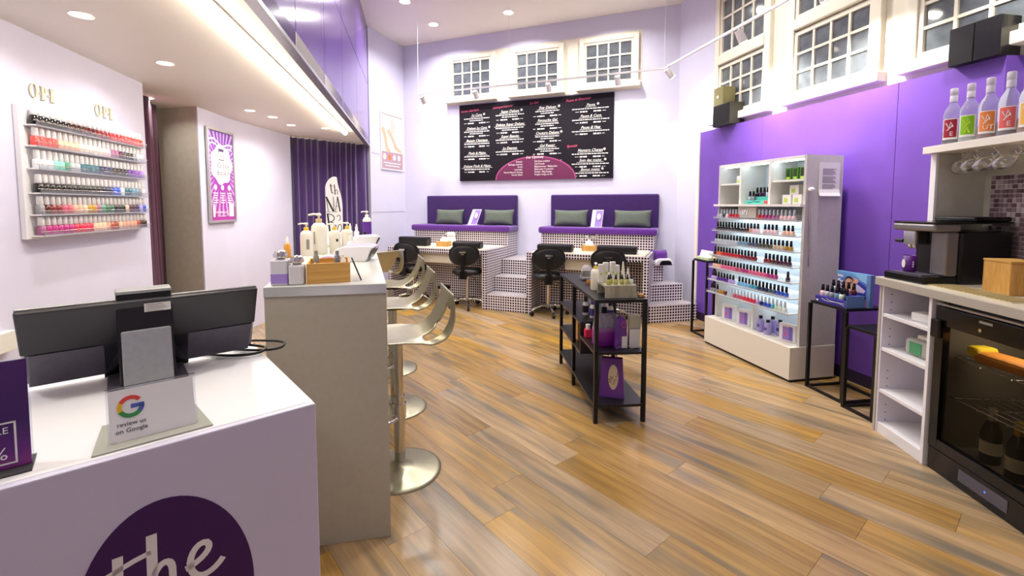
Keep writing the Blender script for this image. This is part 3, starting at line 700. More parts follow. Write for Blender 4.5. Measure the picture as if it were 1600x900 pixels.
pump_bottle(-1.455, 4.62, HB, .042, .27, M_pumpw, 'white pump bottle with purple label at the far bar end', 0, lab=(mat('violet_label', '#5a2a92', .5), (-2.9, .1), (.05, .60)))
def jar(x, y, lilac, label):
    r = thing('pump_dispenser', label, 'dispenser', (x, y, HB), nb, 'square dispensers with chrome lids')
    h = .105 if lilac else .083
    if lilac:
        box('jar_body', (-.033, .033, -.033, .033, 0, h), mat('frosted_plastic', '#d9d8e2', .4), r, .006)
        box('liquid', (-.0335, .0335, -.0335, .0335, .003, h*.5), M_lilac, r, .006)
    else: box('jar_body', (-.029, .029, -.029, .029, 0, h), mat('white_frosted', '#d8d6da', .4), r, .008)
    lathe_part('lid', [(.016, h), (.018, h+.006), (.027, h+.010), (.028, h+.02), (.022, h+.026), (.025, h+.03), (.017, h+.036), (.004, h+.038)], M_chrome, r, 20)
jar(-.957, 1.895, True, 'square dispenser half filled with lilac liquid and chrome lid')
jar(-.893, 1.902, False, 'square white dispenser with chrome lid beside the bamboo box')
r = thing('bamboo_box', 'open bamboo organiser box of polish bottles at the bar end', 'organiser', (-.783, 1.955, HB), .36)
bw, bd_, bh = .172, .22, .085
for nm, dms in (('box_side', (-bw/2, bw/2, -.03, -.02, 0, bh)), ('box_side', (-bw/2, bw/2, bd_-.04, bd_-.03, 0, bh)), ('box_side', (-bw/2, -bw/2+.008, -.02, bd_-.04, 0, bh)), ('box_side', (bw/2-.008, bw/2, -.02, bd_-.04, 0, bh)), ('box_floor', (-bw/2+.008, bw/2-.008, -.02, bd_-.04, 0, .008))):
    box(nm, dms, M_bamboo, r, .0015)
def bloc(u, v): # local bamboo-box frame to world
    c, s = math.cos(.36), math.sin(.36); return (-.783+u*c-v*s, 1.955+u*s+v*c)
for k, (u, v, h, cm, bm, lb) in enumerate(((-.05, .03, .125, M_greyprint, M_glass, 'clear bottle with silver cap standing in the bamboo box'),
                                  (.035, .0, .125, mat('grey_cap', '#75767a', .4), mat('amber_glass', '#c79a5a', .15), 'amber bottle with grey cap standing in the bamboo box'),
                                  (.058, .06, .10, M_whitep, mat('pale_amber', '#d9bb86', .15), 'pale amber vial with white cap in the bamboo box'))):
    x, y = bloc(u, v); q = thing('polish_bottle', lb, 'bottle', (x, y, HB+.0085), 0, 'bottles in the bamboo box')
    lathe_part('bottle_body', [(.017, 0), (.018, .003), (.018, h*.55), (.010, h*.62)], bm, q, 14); lathe_part('cap', [(.012, h*.6), (.012, h*.82), (.007, h*.84), (.007, h)], cm, q, 14)
x, y = bloc(.106, .02)
tz = thing('tweezers', 'dark metal tweezers leaning against the bamboo box', 'tweezers', (x, y, HB), nb)
for s in (-.004, .004): MB().tube([(.03, s*.3-.03, .002), (.008, s-.01, .05), (-.014, s*.5+.01, .098)], .0028, 6).build('tweezer_arm', mat('dark_metal', '#3a332c', .3, .9), tz)
# nail lamps: white rounded shells with lilac bridge
def nail_lamp(x, y, rz, label, w=.24):
    r = thing('nail_lamp', label, 'nail lamp', (x, y, HB), rz, 'white nail lamps on the bar')
    pf = bez((-w/2, 0), (-w/2-.01, .07), (-w/2+.04, .088), (-.03, .09), 8)+bez((-.03, .09), (.05, .092), (w/2-.02, .095), (w/2, .082), 6)[1:]+bez((w/2, .082), (w/2-.03, .075), (w/2-.03, .02), (w/2-.05, 0), 6)[1:]
    m = MB(); m.M = facing((0, 0, 0)); m.prism(pf, -.09, .09, True); m.build('shell', M_white, r, .008)
    m = MB(); m.M = facing((0, 0, 0)); m.prism([(a*.99, b+.003) for a, b in pf[3:16]]+[(a*.99, b-.004) for a, b in pf[3:16]][::-1], -.045, .045); m.build('lilac_band', mat('lilac_plastic', '#d4b8dc', .3), r)
    m = MB(); m.add([(w/2-.001, -.075, .07), (w/2-.001, .075, .07), (w/2-.035, .075, .012), (w/2-.035, -.075, .012)], [(0, 1, 2, 3)]); m.build('opening', mat('lamp_inside', '#77776e', .3, .5), r)
nail_lamp(-.93, 2.74, nb-.1, 'white nail lamp with open side facing the bar stools')
nail_lamp(-1.16, 3.62, nb+.2, 'white nail lamp behind the pump bottles on the bar', .22)
r = thing('hand_rest', 'lilac curved hand rest behind the bamboo box', 'hand rest', (-.945, 2.36, HB), nb)
m = MB(); m.M = facing((0, 0, 0))
aro = [(-.10+.20*k/12, .018+.052*math.sin(PI*k/12)) for k in range(13)]
m.prism(aro+[(a, b-.016) for a, b in aro][::-1], -.04, .04, True); m.build('pad', mat('lilac_pad', '#cfb0de', .4), r)
MB().box(-.10, -.085, -.03, .03, 0, .02).box(.085, .10, -.03, .03, 0, .02).build('foot', M_blkm, r)
# small clutter on the bar
def small_bottle(x, y, z, R, h, bm, cm, label, group, rz=0):
    q = thing('small_bottle', label, 'bottle', (x, y, z), rz, group)
    lathe_part('bottle_body', [(R*.95, 0), (R, .004), (R, h*.6), (R*.45, h*.68)], bm, q, 14); lathe_part('cap', [(R*.5, h*.67), (R*.5, h*.86), (R*.3, h*.88), (R*.25, h)], cm, q, 12); return q
M_clearp = mat('pale_clear_plastic', '#e6e6ea', .15)
for x, y, h, lb in ((-1.04, 2.96, .15, 'clear spray bottle beside the nail lamp'), (-1.40, 3.98, .17, 'clear pump bottle, left of the far pair'), (-1.335, 3.95, .165, 'clear pump bottle, right of the far pair')):
    small_bottle(x, y, HB, .022, h, M_clearp, M_whitep, lb+' on the bar', 'clear bottles on the bar')
small_bottle(-1.40, 2.86, HB, .020, .135, mat('orange_bottle', '#d99a3c', .3), M_whitep, 'orange bottle with white cap left of the pump bottles', 'clear bottles on the bar')
r = thing('makeup_tray', 'small tan tray with black items at the far bar end', 'tray', (-1.43, 4.28, HB), nb)
box('tray_body', (-.10, .10, -.08, .08, 0, .03), M_kraft, r, .004)
for k, X in enumerate((-.07, -.03, .02, .06)): MB().cyl((X, 0, .03), (X, 0, .07+.01*(k % 2)), .014, n=10).build('black_pot', M_blkp, r)
cbx = [(-.06, 0), (.06, 0), (.06, .05), (-.06, .05)]
o = tag(box('white_towel', (-.11, .11, -.13, .13, 0, .045), M_whitem, None, .018), 'folded white towel behind the nail lamps', 'towel'); o.location = (-1.40, 3.72, HB); o.rotation_euler = (0, 0, nb)
o = tag(MB().cyl((0, -.07, .006), (0, .07, .006), .006, n=8).build('nail_file', M_blkm), 'dark pen lying on the left edge of the bar', 'pen'); o.location = (-1.035, 2.06, HB); o.rotation_euler = (0, 0, .35)
o = tag(box('nail_file_stack', (-.02, .02, -.09, .09, 0, .012), mat('white_file', '#e8e4da', .7), None, .003), 'white nail file lying behind the square dispensers', 'nail file'); o.location = (-.99, 2.32, HB); o.rotation_euler = (0, 0, .6)
# nail shaped sign at the far end of the bar
r = thing('nail_sign', 'white nail shaped sign with black letters before the curtain', 'sign', (-1.765, 4.58, HB), .24)
W2, Hs = .078, .60
out = [(-W2, 0), (W2, 0), (W2, .28)]+bez((W2, .28), (W2+.006, .42), (W2-.035, .47), (W2-.045, .59), 8)[1:]+bez((W2-.045, .60), (W2-.075, .63), (-W2+.01, .58), (-W2, .50), 8)
m = MB(); m.M = facing((0, 0, 0)); m.prism(out, -.012, 0); m.build('sign_plate', M_white, r)
m = MB(); m.M = facing((0, 0, 0)); z = .0005
for pts, w in (([(-.028, .535), (-.022, .49), (-.018, .452), (-.005, .443)], .009), ([(-.035, .52), (-.005, .515)], .005),
               ([(.008, .53), (.014, .43)], .009), ([(.012, .465), (.03, .48), (.036, .465), (.036, .43)], .006),
               ([(-.07, .41), (-.055, .26)], .006), ([(-.072, .41), (-.005, .262)], .016), ([(-.005, .41), (.0, .262)], .006), ([(-.085, .26), (-.03, .26)], .004),
               ([(.012, .262), (.034, .41)], .005), ([(.034, .41), (.056, .262)], .012), ([(.02, .315), (.05, .315)], .004), ([(.0, .26), (.03, .26)], .004),
               ([(-.062, .24), (-.045, .07)], .016), ([(-.07, .24)]+bez((-.06, .24), (.02, .235), (.015, .165), (-.045, .16), 8)+bez((-.045, .16), (.04, .155), (.03, .07), (-.05, .07), 8), .008),
               (bez((.025, .21), (.05, .26), (.075, .19), (.04, .17), 8), .006), (bez((.03, .10), (.04, .16), (.075, .14), (.065, .08), 8), .007), (bez((.065, .08), (.05, .05), (.02, .06), (.03, .10), 6), .006)):
    m.ribbon(pts, w, .0008, z)
m.build('lettering', M_txtk, r)

# ------------------------------------------------------------------ velvet curtains
def curtain(name, label, p, q, z0, z1, m, amp=.03, folds=14, seg=8, cat='curtain'):
    p, q = Vector(p), Vector(q); L_ = (q-p).length; d_ = (q-p)/L_; n_ = Vector((-d_.y, d_.x))
    N = folds*seg; vs = []; fs = []; rr = random.Random(5); ph = [rr.uniform(-.6, .6) for _ in range(folds+2)]
    rows = 7
    for j in range(rows+1):
        f = j/rows; z = z0+(z1-z0)*f
        for i in range(N+1):
            u = i/N; k = u*folds+.35*math.sin(u*11)+.2*math.sin(u*23+1); k = max(0, min(folds, k)); a = math.sin(2*PI*k+ph[int(k)]*(1-f))*amp*(1-.35*f)+.35*amp*math.sin(5*u*PI+3*(1-f))
            pt = p+d_*L_*u+n_*a; vs.append((pt.x-p.x, pt.y-p.y, z))
    for j in range(rows):
        for i in range(N): fs.append((j*(N+1)+i, j*(N+1)+i+1, (j+1)*(N+1)+i+1, (j+1)*(N+1)+i))
    mb = MB(); mb.add(vs, fs, True); o = mb.build(name, m, None, solid=.004); o.location = (p.x, p.y, 0); return tag(o, label, cat)
curtain('velvet_curtain', 'deep purple velvet curtain hanging from the low ceiling behind the bar', (-3.00, 6.40), (-2.25, 7.24), .02, ZL-.015, M_curt, .026, 13)
box_c = MB().cyl((-3.02, 6.38, ZL-.012), (-2.24, 7.27, ZL-.012), .010, n=8).build('curtain_rail', M_whitem); tag(box_c, 'thin white ceiling rail above the purple velvet curtain', 'curtain rail')
curtain('plum_curtain', 'dark plum curtain in the narrow opening beside the polish wall', (-2.99, 3.76), (-3.47, 4.575), .02, ZL-.02, M_plum, .028, 5)
# ------------------------------------------------------------------ posters
WPA = math.atan2(.707, -.054)
r = thing('framed_poster', 'framed purple online booking poster on the left wall', 'poster', (-3.0295, 4.605, 1.265), WPA)
PWd, PHt = .505, .965
fr_ = MB()
for dms in ((0, .025, -.022, 0, 0, PHt), (PWd-.025, PWd, -.022, 0, 0, PHt), (.025, PWd-.025, -.022, 0, 0, .025), (.025, PWd-.025, -.022, 0, PHt-.025, PHt)): fr_.box(*dms)
fr_.build('frame', mat('aluminium_frame', '#c9c7c4', .3, .6), r, .003)
box('print', (.025, PWd-.025, -.012, -.002, .025, PHt-.025), vgrad('booking_print', [(0, '#b23aa0'), (.35, '#a03aa8'), (.8, '#7a3aa4'), (1, '#5c2a90')], 2, 0, PHt), r)
ray = MB(); ray.M = facing((PWd/2, -.0125, .56))
for k in range(36):
    a = 2*PI*k/36; e = .045
    R1 = min(.225/max(abs(math.cos(a)), 1e-3), (.37 if math.sin(a) > 0 else .50)/max(abs(math.sin(a)), 1e-3)); R1 = min(R1, .5); R0 = .2*R1+.12
    if R1 > R0+.02: ray.prism([(R0*math.cos(a), R0*math.sin(a)), (R1*math.cos(a-e), R1*math.sin(a-e)), (R1*math.cos(a+e), R1*math.sin(a+e))], 0, .0004)
ray.build('rays', mat('light_rays', '#c9a4dc', .5), r)
w_ = MB(); w_.M = facing((0, -.0125, 0)); k_ = MB(); k_.M = facing((0, -.0125, 0))
cl = [(PWd/2+.20*(1+.06*math.cos(7*a))*math.cos(a), .60+.20*(1+.06*math.cos(7*a))*math.sin(a)) for a in [2*PI*k/70 for k in range(70)]]
w_.prism(cl, .0005, .001)
for k in range(2): w_.ribbon([(.04+.42*t/14, .845-.045*k-.05*t/14+.022*math.sin(t*.62)) for t in range(15)], .016-.004*k, .0005, .001)
for cx in (.12, .25, .38):
    w_.ellipse(cx, .365, .028, .028, .0005, .001)
    for k in range(5): w_.box(cx-.045+.01*(k % 2), cx+.045-.008*(k % 3), .30-.024*k, .31-.024*k, .001, .0015)
w_.text('bookingbeauty.ch', .035, .21, .10, .001); w_.box(.14, .30, .065, .070, .001, .0014)
w_.box(.365, .455, .06, .20, .001, .0016); w_.prism([(.06, .06), (.095, .06), (.10, .16), (.08, .21), (.06, .16)], .001, .0015)
w_.build('white_print', M_txtw, r)
k_.box(.20, .30, .645, .655, .0012, .0018); k_.box(.20, .208, .645, .76, .0012, .0018); k_.box(.292, .30, .645, .76, .0012, .0018); k_.box(.20, .30, .735, .765, .0012, .0018)
k_.ribbon([(.228, .698), (.243, .678), (.272, .715)], .008, .0006, .0012)
k_.text('Online', .085, .285, .565, .0012); k_.text('Booking', .085, .30, .49, .0012); k_.build('dark_print', mat('violet_ink', '#4a3a5c', .6), r)
g_ = MB(); g_.M = facing((0, -.0125, 0)); g_.text('The', .085, .135, .565, .0012); g_.build('pale_word', mat('pale_lilac_ink', '#c9a8d8', .6), r)
WFA = math.atan2(.935, .326)
r = thing('foot_poster', 'pale poster with bare feet above a mauve band on the corner wall', 'poster', (-2.139, 7.547, 2.03), WFA)
FW, FH = .66, .93
fr_ = MB()
for dms in ((0, .02, -.02, 0, 0, FH), (FW-.02, FW, -.02, 0, 0, FH), (.02, FW-.02, -.02, 0, 0, .02), (.02, FW-.02, -.02, 0, FH-.02, FH)): fr_.box(*dms)
fr_.build('frame', mat('white_frame', '#e6e2e0', .4), r)
box('print', (.02, FW-.02, -.010, -.002, .30, FH-.02), mat('cream_print', '#efe3d6', .5), r); box('mauve_band', (.02, FW-.02, -.010, -.002, .02, .30), mat('mauve_print', '#b99aa6', .5), r)
sk = MB(); sk.M = facing((0, -.0105, 0))
sk.ribbon(bez((.06, .68), (.14, .55), (.16, .44), (.17, .36), 8), [.09, .09, .085, .08, .075, .07, .065, .07, .085], .0004, 0)
sk.ribbon(bez((.16, .35), (.2, .33), (.24, .33), (.27, .31), 6), [.07, .07, .06, .05, .045, .04, .03], .0004, .0004)
sk.ribbon(bez((.22, .66), (.32, .56), (.38, .48), (.43, .40), 8), [.09, .085, .08, .075, .07, .065, .06, .065, .07], .0004, 0)
sk.ribbon(bez((.42, .40), (.48, .36), (.54, .345), (.60, .33), 6), [.07, .06, .055, .05, .045, .04, .03], .0004, .0004)
sk.build('feet', mat('skin_print', '#dfb495', .6), r)
ic = MB(); ic.M = facing((0, -.0105, 0))
ic.ring(.35, .74, .045, .115, .037, .105, th=.0004, z=.0004); ic.ring(.35, .74, .018, .06, .012, .052, th=.0004, z=.0004); ic.build('emblem', mat('brown_ink', '#b0847c', .6), r)
for cx, c in ((.11, '#efe0d8'), (.25, '#d9824c'), (.39, '#e8d8d8'), (.53, '#d6dfe8')):
    q = MB(); q.M = facing((0, -.0105, 0)); q.ellipse(cx, .215, .045, .05, .0004, .0002); q.build('icon', mat('icon_'+c, c, .6), r)
q = MB(); q.M = facing((0, -.0105, 0))
for k, (a, b) in enumerate(((.08, .58), (.12, .54))): q.box(a, b, .11-.045*k, .125-.045*k, .0002, .0006)
q.build('print_line', M_txtw, r)

# ------------------------------------------------------------------ reception desk and its things
DA = math.radians(41.15); DX, DY = Vector((math.cos(DA), math.sin(DA))), Vector((-math.sin(DA), math.cos(DA)))
D0 = Vector((-.496, 1.132)); ZD = .95
def Dp(x, y, z=ZD): p = D0+DX*x+DY*y; return (p.x, p.y, z)
r = thing('reception_desk', 'white gloss reception desk with round purple logo in front', 'desk', Dp(0, 0, 0), DA)
box('front_panel', (-1.3, 0, 0, .02, 0, ZD-.0), mat('shaded_white_gloss', '#d9d6ea', .25), r, .003); box('side_panel', (-.02, 0, .021, .70, 0, ZD-.022), M_white, r); box('side_panel', (-1.3, -1.28, .021, .70, 0, ZD-.022), M_white, r)  # front panel: its shade is put into a darker, lilac white gloss
box('desk_top', (-1.3, 0, .0205, .70, ZD-.021, ZD), M_white, r, .002)
lg = MB(); lg.M = facing((-.305, -.0005, .60)); lg.ellipse(0, 0, .152, .236, .001, 0, 64, rot=.10); lg.build('logo_disc', M_logo, r)
tl = MB(); tl.M = facing((-.43, -.0018, .632)); script_the(tl, 0, 0, .118, .001, 0); tl.text('NAIL', .11, .125, -.10, 0, .001); tl.text('BAR', .11, .125, -.21, 0, .001); tl.build('logo_lettering', M_txtw, r)
# all-in-one till screen seen from behind
r = thing('till_screen', 'black till screen with silver stand seen from behind on the desk', 'till screen', Dp(-.307, .49), DA)
tilt = .47
Mt = Matrix.Translation((.015, -.036, .232)) @ Matrix.Rotation(tilt, 4, 'X')
def slab(x0, x1, y0, y1, z0, z1, name, m, bev=.003):
    q = MB(); q.M = Mt; q.box(x0, x1, y0, y1, z0, z1); return q.build(name, m, r, bev)
slab(-.268, .268, 0, .014, -.135, 0, 'screen_back', mat('screen_back_black', '#28272d', .35)); slab(-.268, .268, .0145, .022, -.245, .002, 'screen_bezel', M_silver)
q = MB(); q.M = Mt @ Matrix(((1, 0, 0, 0), (0, 0, -1, .014), (0, 1, 0, 0), (0, 0, 0, 1)))
lo_l = [(-.26, -.245), (-.11, -.245)]+[(-.11+.045*math.sin(a), -.245+.105*(1-math.cos(a))) for a in [PI/2*k/6 for k in range(1, 7)]]+[(-.26, -.14)]
lo_r = [(.255, -.245), (.085, -.245)]+[(.085-.045*math.sin(a), -.245+.105*(1-math.cos(a))) for a in [PI/2*k/6 for k in range(1, 7)]]+[(.26, -.14)]
q.prism(lo_l, -.001, .012); q2 = MB(); q2.M = q.M; q2.prism(lo_r, -.001, .012)
q.build('lower_cover', M_dgrey, r); q2.build('lower_cover', M_dgrey, r)
slab(-.11, .09, .002, .012, -.262, -.136, 'inner_plate', M_blkm)
q = MB(); pr = [(.045, .03), (-.012, .03), (-.02, .024), (-.024, .012), (-.06, -.215), (-.052, -.218), (-.012, .01), (-.006, .018), (.045, .018)]
q.M = Matrix.Translation((0, 0, .225)) @ Matrix(((0, 0, 1, 0), (1, 0, 0, 0), (0, 1, 0, 0), (0, 0, 0, 1))); q.prism(pr, -.062, .062); q.build('mount_arm', M_blkp, r, .003)
box('mount_cap', (-.063, .063, -.022, .05, .252, .262), M_silver, r, .004)
q = MB(); q.M = Matrix.Translation((0, -.045, .135)) @ Matrix.Rotation(-.16, 4, 'X'); q.box(-.055, .055, -.010, 0, -.132, .02); q.build('stand_cover', M_silver, r, .004)
q = MB(); q.M = Matrix.Translation((.028, -.032, .212)) @ Matrix.Rotation(-.158, 4, 'X') @ facing((0, -.0005, 0)); q.box(-.03, .03, -.012, .012, 0, .001); q.build('sticker', M_whitep, r)
q = MB(); q.M = Matrix.Translation((.028, -.0325, .212)) @ Matrix.Rotation(-.158, 4, 'X') @ facing((0, -.0015, 0))
for k in range(4): q.box(-.026, .012+.004*(k % 3), .006-.0055*k, .0075-.0055*k, 0, .0004)
q.build('sticker_print', M_greyprint, r)
box('base_plate', (-.09, .09, -.06, .12, 0, .008), M_dgrey, r, .003)
# cables and power brick
r = thing('power_cable', 'black looped power cable with brick at the desk corner', 'cable', Dp(-.02, .60))
box('power_brick', (-.19, -.08, -.025, .02, 0, .03), M_blkp, r, .005)
c_ = lambda pts: [tuple(p) for p in pts]
MB().tube(bez((-.085, .0, .022), (.05, -.04, .022), (.09, -.02, .02), (.07, -.07, .012), 12)+bez((.07, -.07, .012), (.03, -.12, .006), (-.12, -.08, .006), (-.24, -.03, .006), 12)[1:], .0045).build('cable_loop', M_blkp, r)
MB().tube(bez((-.085, .01, .026), (.06, .0, .03), (.14, .02, .03), (.12, -.03, .016), 12)+bez((.12, -.03, .016), (.09, -.05, .006), (.0, -.03, .006), (-.05, -.02, .006), 8)[1:], .0042).build('cable_loop', M_blkp, r)
# review stand
r = thing('review_stand', 'clear acrylic stand with white review card on the desk', 'card stand', Dp(-.315, .105), DA)
m = MB(); m.prism([(-.105, -.075), (.10, -.075), (.085, .08), (-.09, .08)], 0, .004); m.build('stand_base', mat('frosted_acrylic', '#c9cabd', .25, trans=.3), r, .001)
Mc = Matrix.Translation((-.002, -.045, .005)) @ Matrix.Rotation(-.35, 4, 'X')
q = MB(); q.M = Mc; q.box(-.074, .074, 0, .002, 0, .106); cd = q.build('card', M_whitem, r)
q = MB(); q.M = Mc; q.box(-.078, .078, .0022, .0045, 0, .110); q.build('acrylic_back', M_acr, r)
q = MB(); q.M = Mc; q.box(-.079, .079, .001, .0046, .1102, .112); q.build('edge', mat('acrylic_edge', '#5a5a58', .3), r)
def g_arc(a0, a1, m, nm, bar=False):
    q = MB(); q.M = Mc @ facing((-.038, -.0003, .068)); q.ring(0, 0, .023, .023, .0145, .0145, math.radians(a0), math.radians(a1), .0004, 0, 12)
    if bar: q.box(.0, .0228, -.004, .0045, 0, .0004)
    q.build(nm, m, cd)
g_arc(38, 150, mat('logo_red', '#d8483f', .5), 'logo_red'); g_arc(150, 205, mat('logo_yellow', '#e6b832', .5), 'logo_yellow'); g_arc(205, 320, mat('logo_green', '#3a8f4a', .5), 'logo_green'); g_arc(320, 361, mat('logo_blue', '#4a5fb0', .5), 'logo_blue', True)
q = MB(); q.M = Mc @ facing((-.038, -.0003, 0)); q.text('review us', .0125, 0, .030, 0, .0003); q.text('on Google', .0125, 0, .0165, 0, .0003); q.build('card_text', M_txtk, cd)
# purple flyer holder
r = thing('flyer_holder', 'purple promotional flyer in a clear holder at the desk edge', 'flyer', Dp(-.505, .075), DA)
q = MB(); q.M = Matrix.Rotation(-.10, 4, 'X'); q.box(-.15, 0, 0, .004, .004, .205); fl_o = q.build('flyer', vgrad('flyer_print', [(0, '#8a2a86'), (.2, '#5c1f78'), (.45, '#3d1560'), (1, '#4b1a6e')], 2, 0, .2, .25), r)
q = MB(); q.M = Matrix.Rotation(-.10, 4, 'X'); q.box(-.153, .003, .0045, .006, 0, .207); q.build('holder_back', M_acr, r); box('holder_foot', (-.153, .003, -.03, .05, 0, .003), M_acr, r)
q = MB(); q.M = Matrix.Rotation(-.10, 4, 'X') @ facing((0, -.0003, 0))
for (x0, x1, z0, z1) in ((-.14, -.018, .088, .091), (-.14, -.018, .012, .015), (-.021, -.018, .012, .091), (-.14, -.137, .012, .091)): q.box(x0, x1, z0, z1, 0, .0003)
q.text('4 JAHRE', .017, -.028, .070, 0, .0003, 'RIGHT'); q.text('4 ANS', .017, -.040, .054, 0, .0003, 'RIGHT'); q.text('20%', .032, -.030, .022, 0, .0003, 'RIGHT'); q.text('avec nous!', .018, -.05, .178, 0, .0003, 'RIGHT', .4)
q.build('lettering', M_txtw, fl_o)
# small ledge box on the left wall
wa = math.atan2(1.251, -.284)
o = tag(box('wall_box', (-.35, .035, -.045, -.001, .72, .82), M_whitep, None, .004), 'white wall box low on the wall left of the till screen', 'wall box'); o.location = (-2.551, 2.257, 0); o.rotation_euler = (0, 0, wa)

# ------------------------------------------------------------------ polish bottles
ORD = ['first', 'second', 'third', 'fourth', 'fifth', 'sixth', 'seventh', 'eighth', 'ninth', 'tenth', 'eleventh', 'twelfth', 'thirteenth', 'fourteenth', 'fifteenth', 'sixteenth',
       'seventeenth', 'eighteenth', 'nineteenth', 'twentieth', 'twenty-first', 'twenty-second', 'twenty-third', 'twenty-fourth', 'twenty-fifth', 'twenty-sixth']
COL = dict(black='#120d12', brown='#3a1a16', maroon='#4f1018', darkred='#7a1020', red='#c0182c', coral='#e8504a', lightred='#d8403c', peach='#eec0a4', cream='#efe2d0', palepink='#ecc8cc', mauve='#9a5a80',
           plum='#4a1a3c', grey='#8c8a90', clear='#e4e6ea', mint='#8fd8c4', green='#3f8f6a', silver='#b8bcc4', teal='#1f5f70', navy='#1a2250', purple='#5a2a8a', violet='#8a48b8', lavender='#b49ade',
           blue='#2a4fc0', skyblue='#7ab8e0', steel='#6a90a8', rose='#c05068', nude='#d4a088', gold='#b08428', forest='#1a5a38', beige='#cdb89c', magenta='#b02878', pink='#e0608c', crimson='#d02848',
           rust='#a04a34', orange='#d8602c', olive='#4a4a34', palegreen='#cfe0c0', white='#f0f0f0', lilac='#c4b0e0', turquoise='#3aa0b0', slate='#3f5068')
NAME = dict(darkred='dark red', lightred='light red', palepink='pale pink', skyblue='sky blue', palegreen='pale green', steel='steel blue', forest='forest green', slate='slate blue')
def pol(c): return mat('polish_'+c, COL[c], .15, coat=.3)
gb_body = MB().lathe([(.0180, 0), (.0196, .003), (.0196, .047), (.011, .053)], 12).mesh('gel_body', M_white)
gb_cap = MB().lathe([(.0128, .0515), (.0150, .054), (.0135, .096), (.011, .099)], 12).mesh('gel_cap', M_white)
pb_body = MB().lathe([(.0165, 0), (.018, .003), (.018, .028), (.014, .036), (.008, .040)], 12).mesh('polish_body', M_white)
pb_cap = MB().lathe([(.0100, .039), (.0118, .042), (.0092, .084), (.0065, .087)], 10).mesh('polish_cap', M_blkg)
M_clearcap = mat('clear_cap', '#c9d6e2', .2)
def runs(spec, n):
    out = []; 
    for c, k in spec: out += [c]*k
    return (out+[out[-1]]*n)[:n]
# left: white backing board with six racks on wall_left
LW = math.atan2(1.251, -.284)            # wall direction, local x runs away from the camera
def Lp(x, y, z): c, s = math.cos(LW), math.sin(LW); return (-2.582+x*c-y*s, 2.394+x*s+y*c, z)
# local -y points into the room
r = thing('polish_wall_display', 'white wall display with six racks of gel polish', 'wall display', Lp(0, 0, 0), LW)
box('backing_board', (.03, 1.14, -.028, -.001, 1.265, 1.975), M_white, r, .003)
RZ = [1.875, 1.765, 1.645, 1.515, 1.398, 1.285]
for z in RZ:
    box('rack_shelf', (.055, 1.10, -.085, -.029, z-.008, z), M_acr if 0 else M_white, r, .002)
    box('rack_lip', (.055, 1.10, -.088, -.0855, z-.008, z+.016), M_acr, r)
    MB().cyl((.04, -.086, z+.02), (1.12, -.086, z+.02), .0022, n=6).build('rack_wire', M_chrome, r)
for x0, h in ((.15, .075), (.69, .075)):
    m = MB(); m.M = facing((x0, -.0015 if 0 else -.002, 2.035)); serif(m, 'O.P.I', 0, h, .006); m.build('wall_letters', mat('champagne_letters', '#cfc9ae', .35, .3), r)
LR = [[('black', 6), ('brown', 3), ('maroon', 3), ('darkred', 3), ('red', 3), ('lightred', 3), ('coral', 3)],
      [('coral', 4), ('peach', 4), ('cream', 5), ('palepink', 2), ('mauve', 2), ('plum', 2), ('black', 2), ('grey', 1), ('clear', 1)],
      [('clear', 3), ('mint', 2), ('green', 1), ('silver', 2), ('teal', 4), ('navy', 3), ('black', 4), ('purple', 2), ('violet', 2), ('lavender', 1)],
      [('black', 13), ('navy', 2), ('blue', 2), ('white', 1), ('teal', 2), ('steel', 2), ('grey', 1), ('clear', 1)],
      [('grey', 1), ('maroon', 1), ('darkred', 2), ('rose', 2), ('nude', 2), ('beige', 1), ('gold', 2), ('mauve', 1), ('green', 1), ('forest', 2), ('black', 3), ('beige', 1), ('plum', 2), ('navy', 1), ('lavender', 1), ('blue', 1)],
      [('mauve', 1), ('magenta', 5), ('crimson', 4), ('peach', 3), ('nude', 1), ('rust', 2), ('beige', 1), ('nude', 4), ('rust', 1), ('brown', 2)]]
RN = ['top', 'second', 'third', 'fourth', 'fifth', 'bottom']
for i, z in enumerate(RZ):
    cs = runs(LR[i], 24)
    for k, c in enumerate(cs):
        o = inst('gel_polish_bottle', gb_body, None, Lp(.085+k*.0432, -.057, z+.0004), LW, pol(c))
        inst('cap', gb_cap, o)
        tag(o, '%s gel polish, white cap, %s from left, %s rack of wall display' % (NAME.get(c, c), ORD[k], RN[i]), 'nail polish', 'gel polishes on the wall display')

# right: lit display cabinet. local x runs toward the camera along the front, local y into the wall
KA = math.atan2(-.979, .2045); K0 = Vector((2.028, 4.779))
def Kp(x, y, z): c, s = math.cos(KA), math.sin(KA); return (K0.x+x*c-y*s, K0.y+x*s+y*c, z)
KW = 1.13
r = thing('polish_cabinet', 'tall white lit display cabinet of nail polish before the purple wall', 'display cabinet', Kp(0, 0, 0), KA)
M_kpan = noisy(mat('cabinet_grey_side', '#cfccc8', .5), 30, .03); M_kf = mat('cabinet_white', '#f0efe9', .35)
box('plinth', (0, KW, .012, .42, 0, .02), M_blkm, r); box('base_box', (0, KW, 0, .44, .02, .288), mat('cabinet_base_cream', '#e6e0d2', .45), r, .002)
box('side_panel', (.04, .06, .09, .44, .289, 1.85), M_kpan, r); box('side_panel', (KW-.03, KW-.005, .09, .44, .289, 1.85), M_kpan, r)
box('back_panel', (.06, KW-.03, .36, .44, .289, 1.85), mat('backlit_panel', '#eaf4fb', .4), r)
box('top_panel', (.06, KW-.03, .09, .36, 1.825, 1.85), M_kf, r); box('compartment_floor', (.02, KW-.01, .05, .36, 1.435, 1.455), M_kf, r)
for x in (.36, .735): box('divider', (x-.012, x+.012, .09, .359, 1.456, 1.824), M_kf, r)
